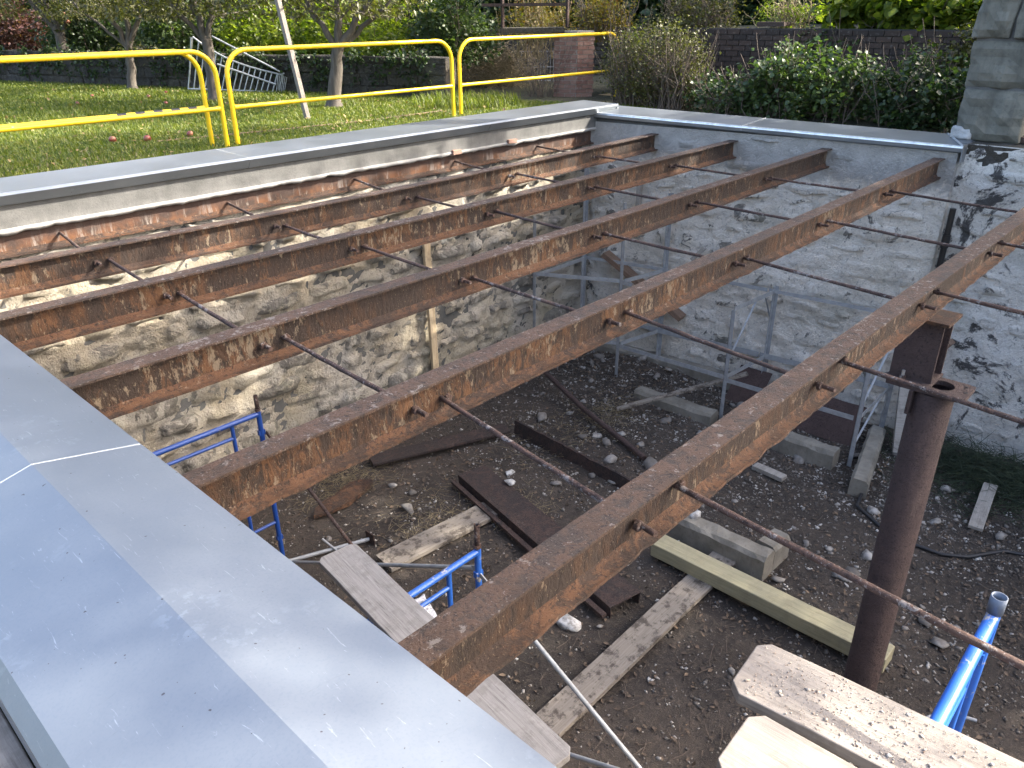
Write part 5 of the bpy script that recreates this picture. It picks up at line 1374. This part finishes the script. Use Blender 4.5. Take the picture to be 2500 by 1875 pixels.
# unseen trees added right of view, crowns placed to shade pit and lawn
def big_tree(base, h, ctr, r_, nclump, nleaf, seed, label, size=.16, k=.62):
    t = empty('unseen_shade_tree', base); tag(t, label, 'tree', 'unseen shade trees right of the pit'); b = Vector(base); c = Vector(ctr)
    MB().tube(bez(b+Vector((0,0,-.1)), c-Vector((0,0,r_[2]*.5)), 6, .12, seed), [.30, .27, .25, .23, .21, .19, .17], 12, wob=.06).build('trunk', M_BARK, t)
    g = random.Random(seed); mb = MB()
    for _ in range(14):
        s = c-Vector((0,0,r_[2]*g.uniform(.35,.8))); e = c+Vector((g.uniform(-.8,.8)*r_[0], g.uniform(-.8,.8)*r_[1], g.uniform(-.4,.7)*r_[2]))
        mb.tube(bez(s, e, 5, .2, g.randint(0,999)), [.10, .09, .07, .05, .035, .02], 6)
    o_ = mb.build('limbs', M_BARK, t); o_['kind'] = 'stuff'
    link('crown', leaf_mesh('crown', clumps(nclump, ctr, r_, nleaf, seed, k), size, M_LEAF, seed, .3, .4, .7), t)
    world_kids(t)
big_tree((15.2, -5.0, 0), 9, (15.2, -5.2, 7.2), (4.7, 4.3, 2.6), 128, 200, 201, 'broad unseen shade tree right of the pit')
big_tree((10.9, -4.2, 0), 9, (10.4, -3.75, 7.0), (2.9, 2.6, 1.1), 62, 170, 203, 'nearer unseen shade tree just right of the pit')
big_tree((13.4, .2, 0), 9, (11.2, 2.9, 7.2), (2.3, 1.6, .8), 34, 150, 204, 'leaning unseen shade tree beyond the stone pillar')
big_tree((20.5, -7.5, 0), 9, (20.5, -7.5, 8.0), (3.6, 3.6, 2.8), 130, 120, 202, 'second unseen shade tree farther right of the pit')

def tall_tree(base, r_, z0, z1, seed, label):
    t = empty('tall_tree', base); tag(t, label, 'tree', 'tall trees beyond the garden'); b = Vector(base)
    MB().tube(bez(b, b+Vector((0,0,z0+2)), 5, .15, seed), [.32, .29, .26, .24, .22, .2], 10, wob=.06).build('trunk', M_BARK, t)
    c = (b.x, b.y, (z0+z1)/2)
    link('crown', leaf_mesh('crown', clumps(120, c, (r_, r_, (z1-z0)/2), 85, seed, 1.0), .36, M_LEAFD, seed, .3, .4, .7), t)
    world_kids(t)
for i, (x, y, r_, z1) in enumerate(((23, 2.5, 3.6, 12), (22, 10, 3.8, 13), (20, 17, 3.8, 12), (17, 24, 4.2, 13), (12, 31, 4.2, 13), (4, 36, 4.5, 12))):
    tall_tree((x, y, .8), r_, 2.6, z1, 300+i, ['tall dark tree behind the stone pillar', 'tall dark tree behind the brick wall', 'tall dark tree behind the brick pier', 'tall dark tree behind the forked apple tree',
              'tall dark tree behind the slim apple tree', 'tall dark tree behind the farthest left apple tree'][i])
# leaves fallen on the lawn
P = []
while len(P) < 1300:
    x = rng.uniform(.6, 9.5); y = rng.uniform(7.2, 22)
    if x < low_wall_x(y)-.2: P.append((x, y, rng.uniform(.02, .06)))
o = link('fallen_leaves', leaf_mesh('fallen_leaves', P, .06, M_LITTER2, 91, 0, .8, .6)); tag(o, 'yellow and brown leaves fallen on the lawn', 'leaves', kind='stuff')
grass('dry_grass', 16000, (.5, 7.2, 8, 13), .05, 13, 'patches of straw coloured dry grass in the lawn', lambda x, y: np.clip(.15+1.3*np.exp(-((x-2.6)**2/2+(y-8.6)**2/1.2))+1.1*np.exp(-((x-6.9)**2/1.2+(y-9.3)**2/.4)), 0, 1), M_HAY, .005)

# boards and gravel strip at the near side, below the coping
plank_obj('deck_board', (-.045, 5.5, .13), (-.045, -3, .13), .304, .04, (M_WGR3, 'Y'), 'brown wooden board on the ground along the foot of the near coping', 'board')
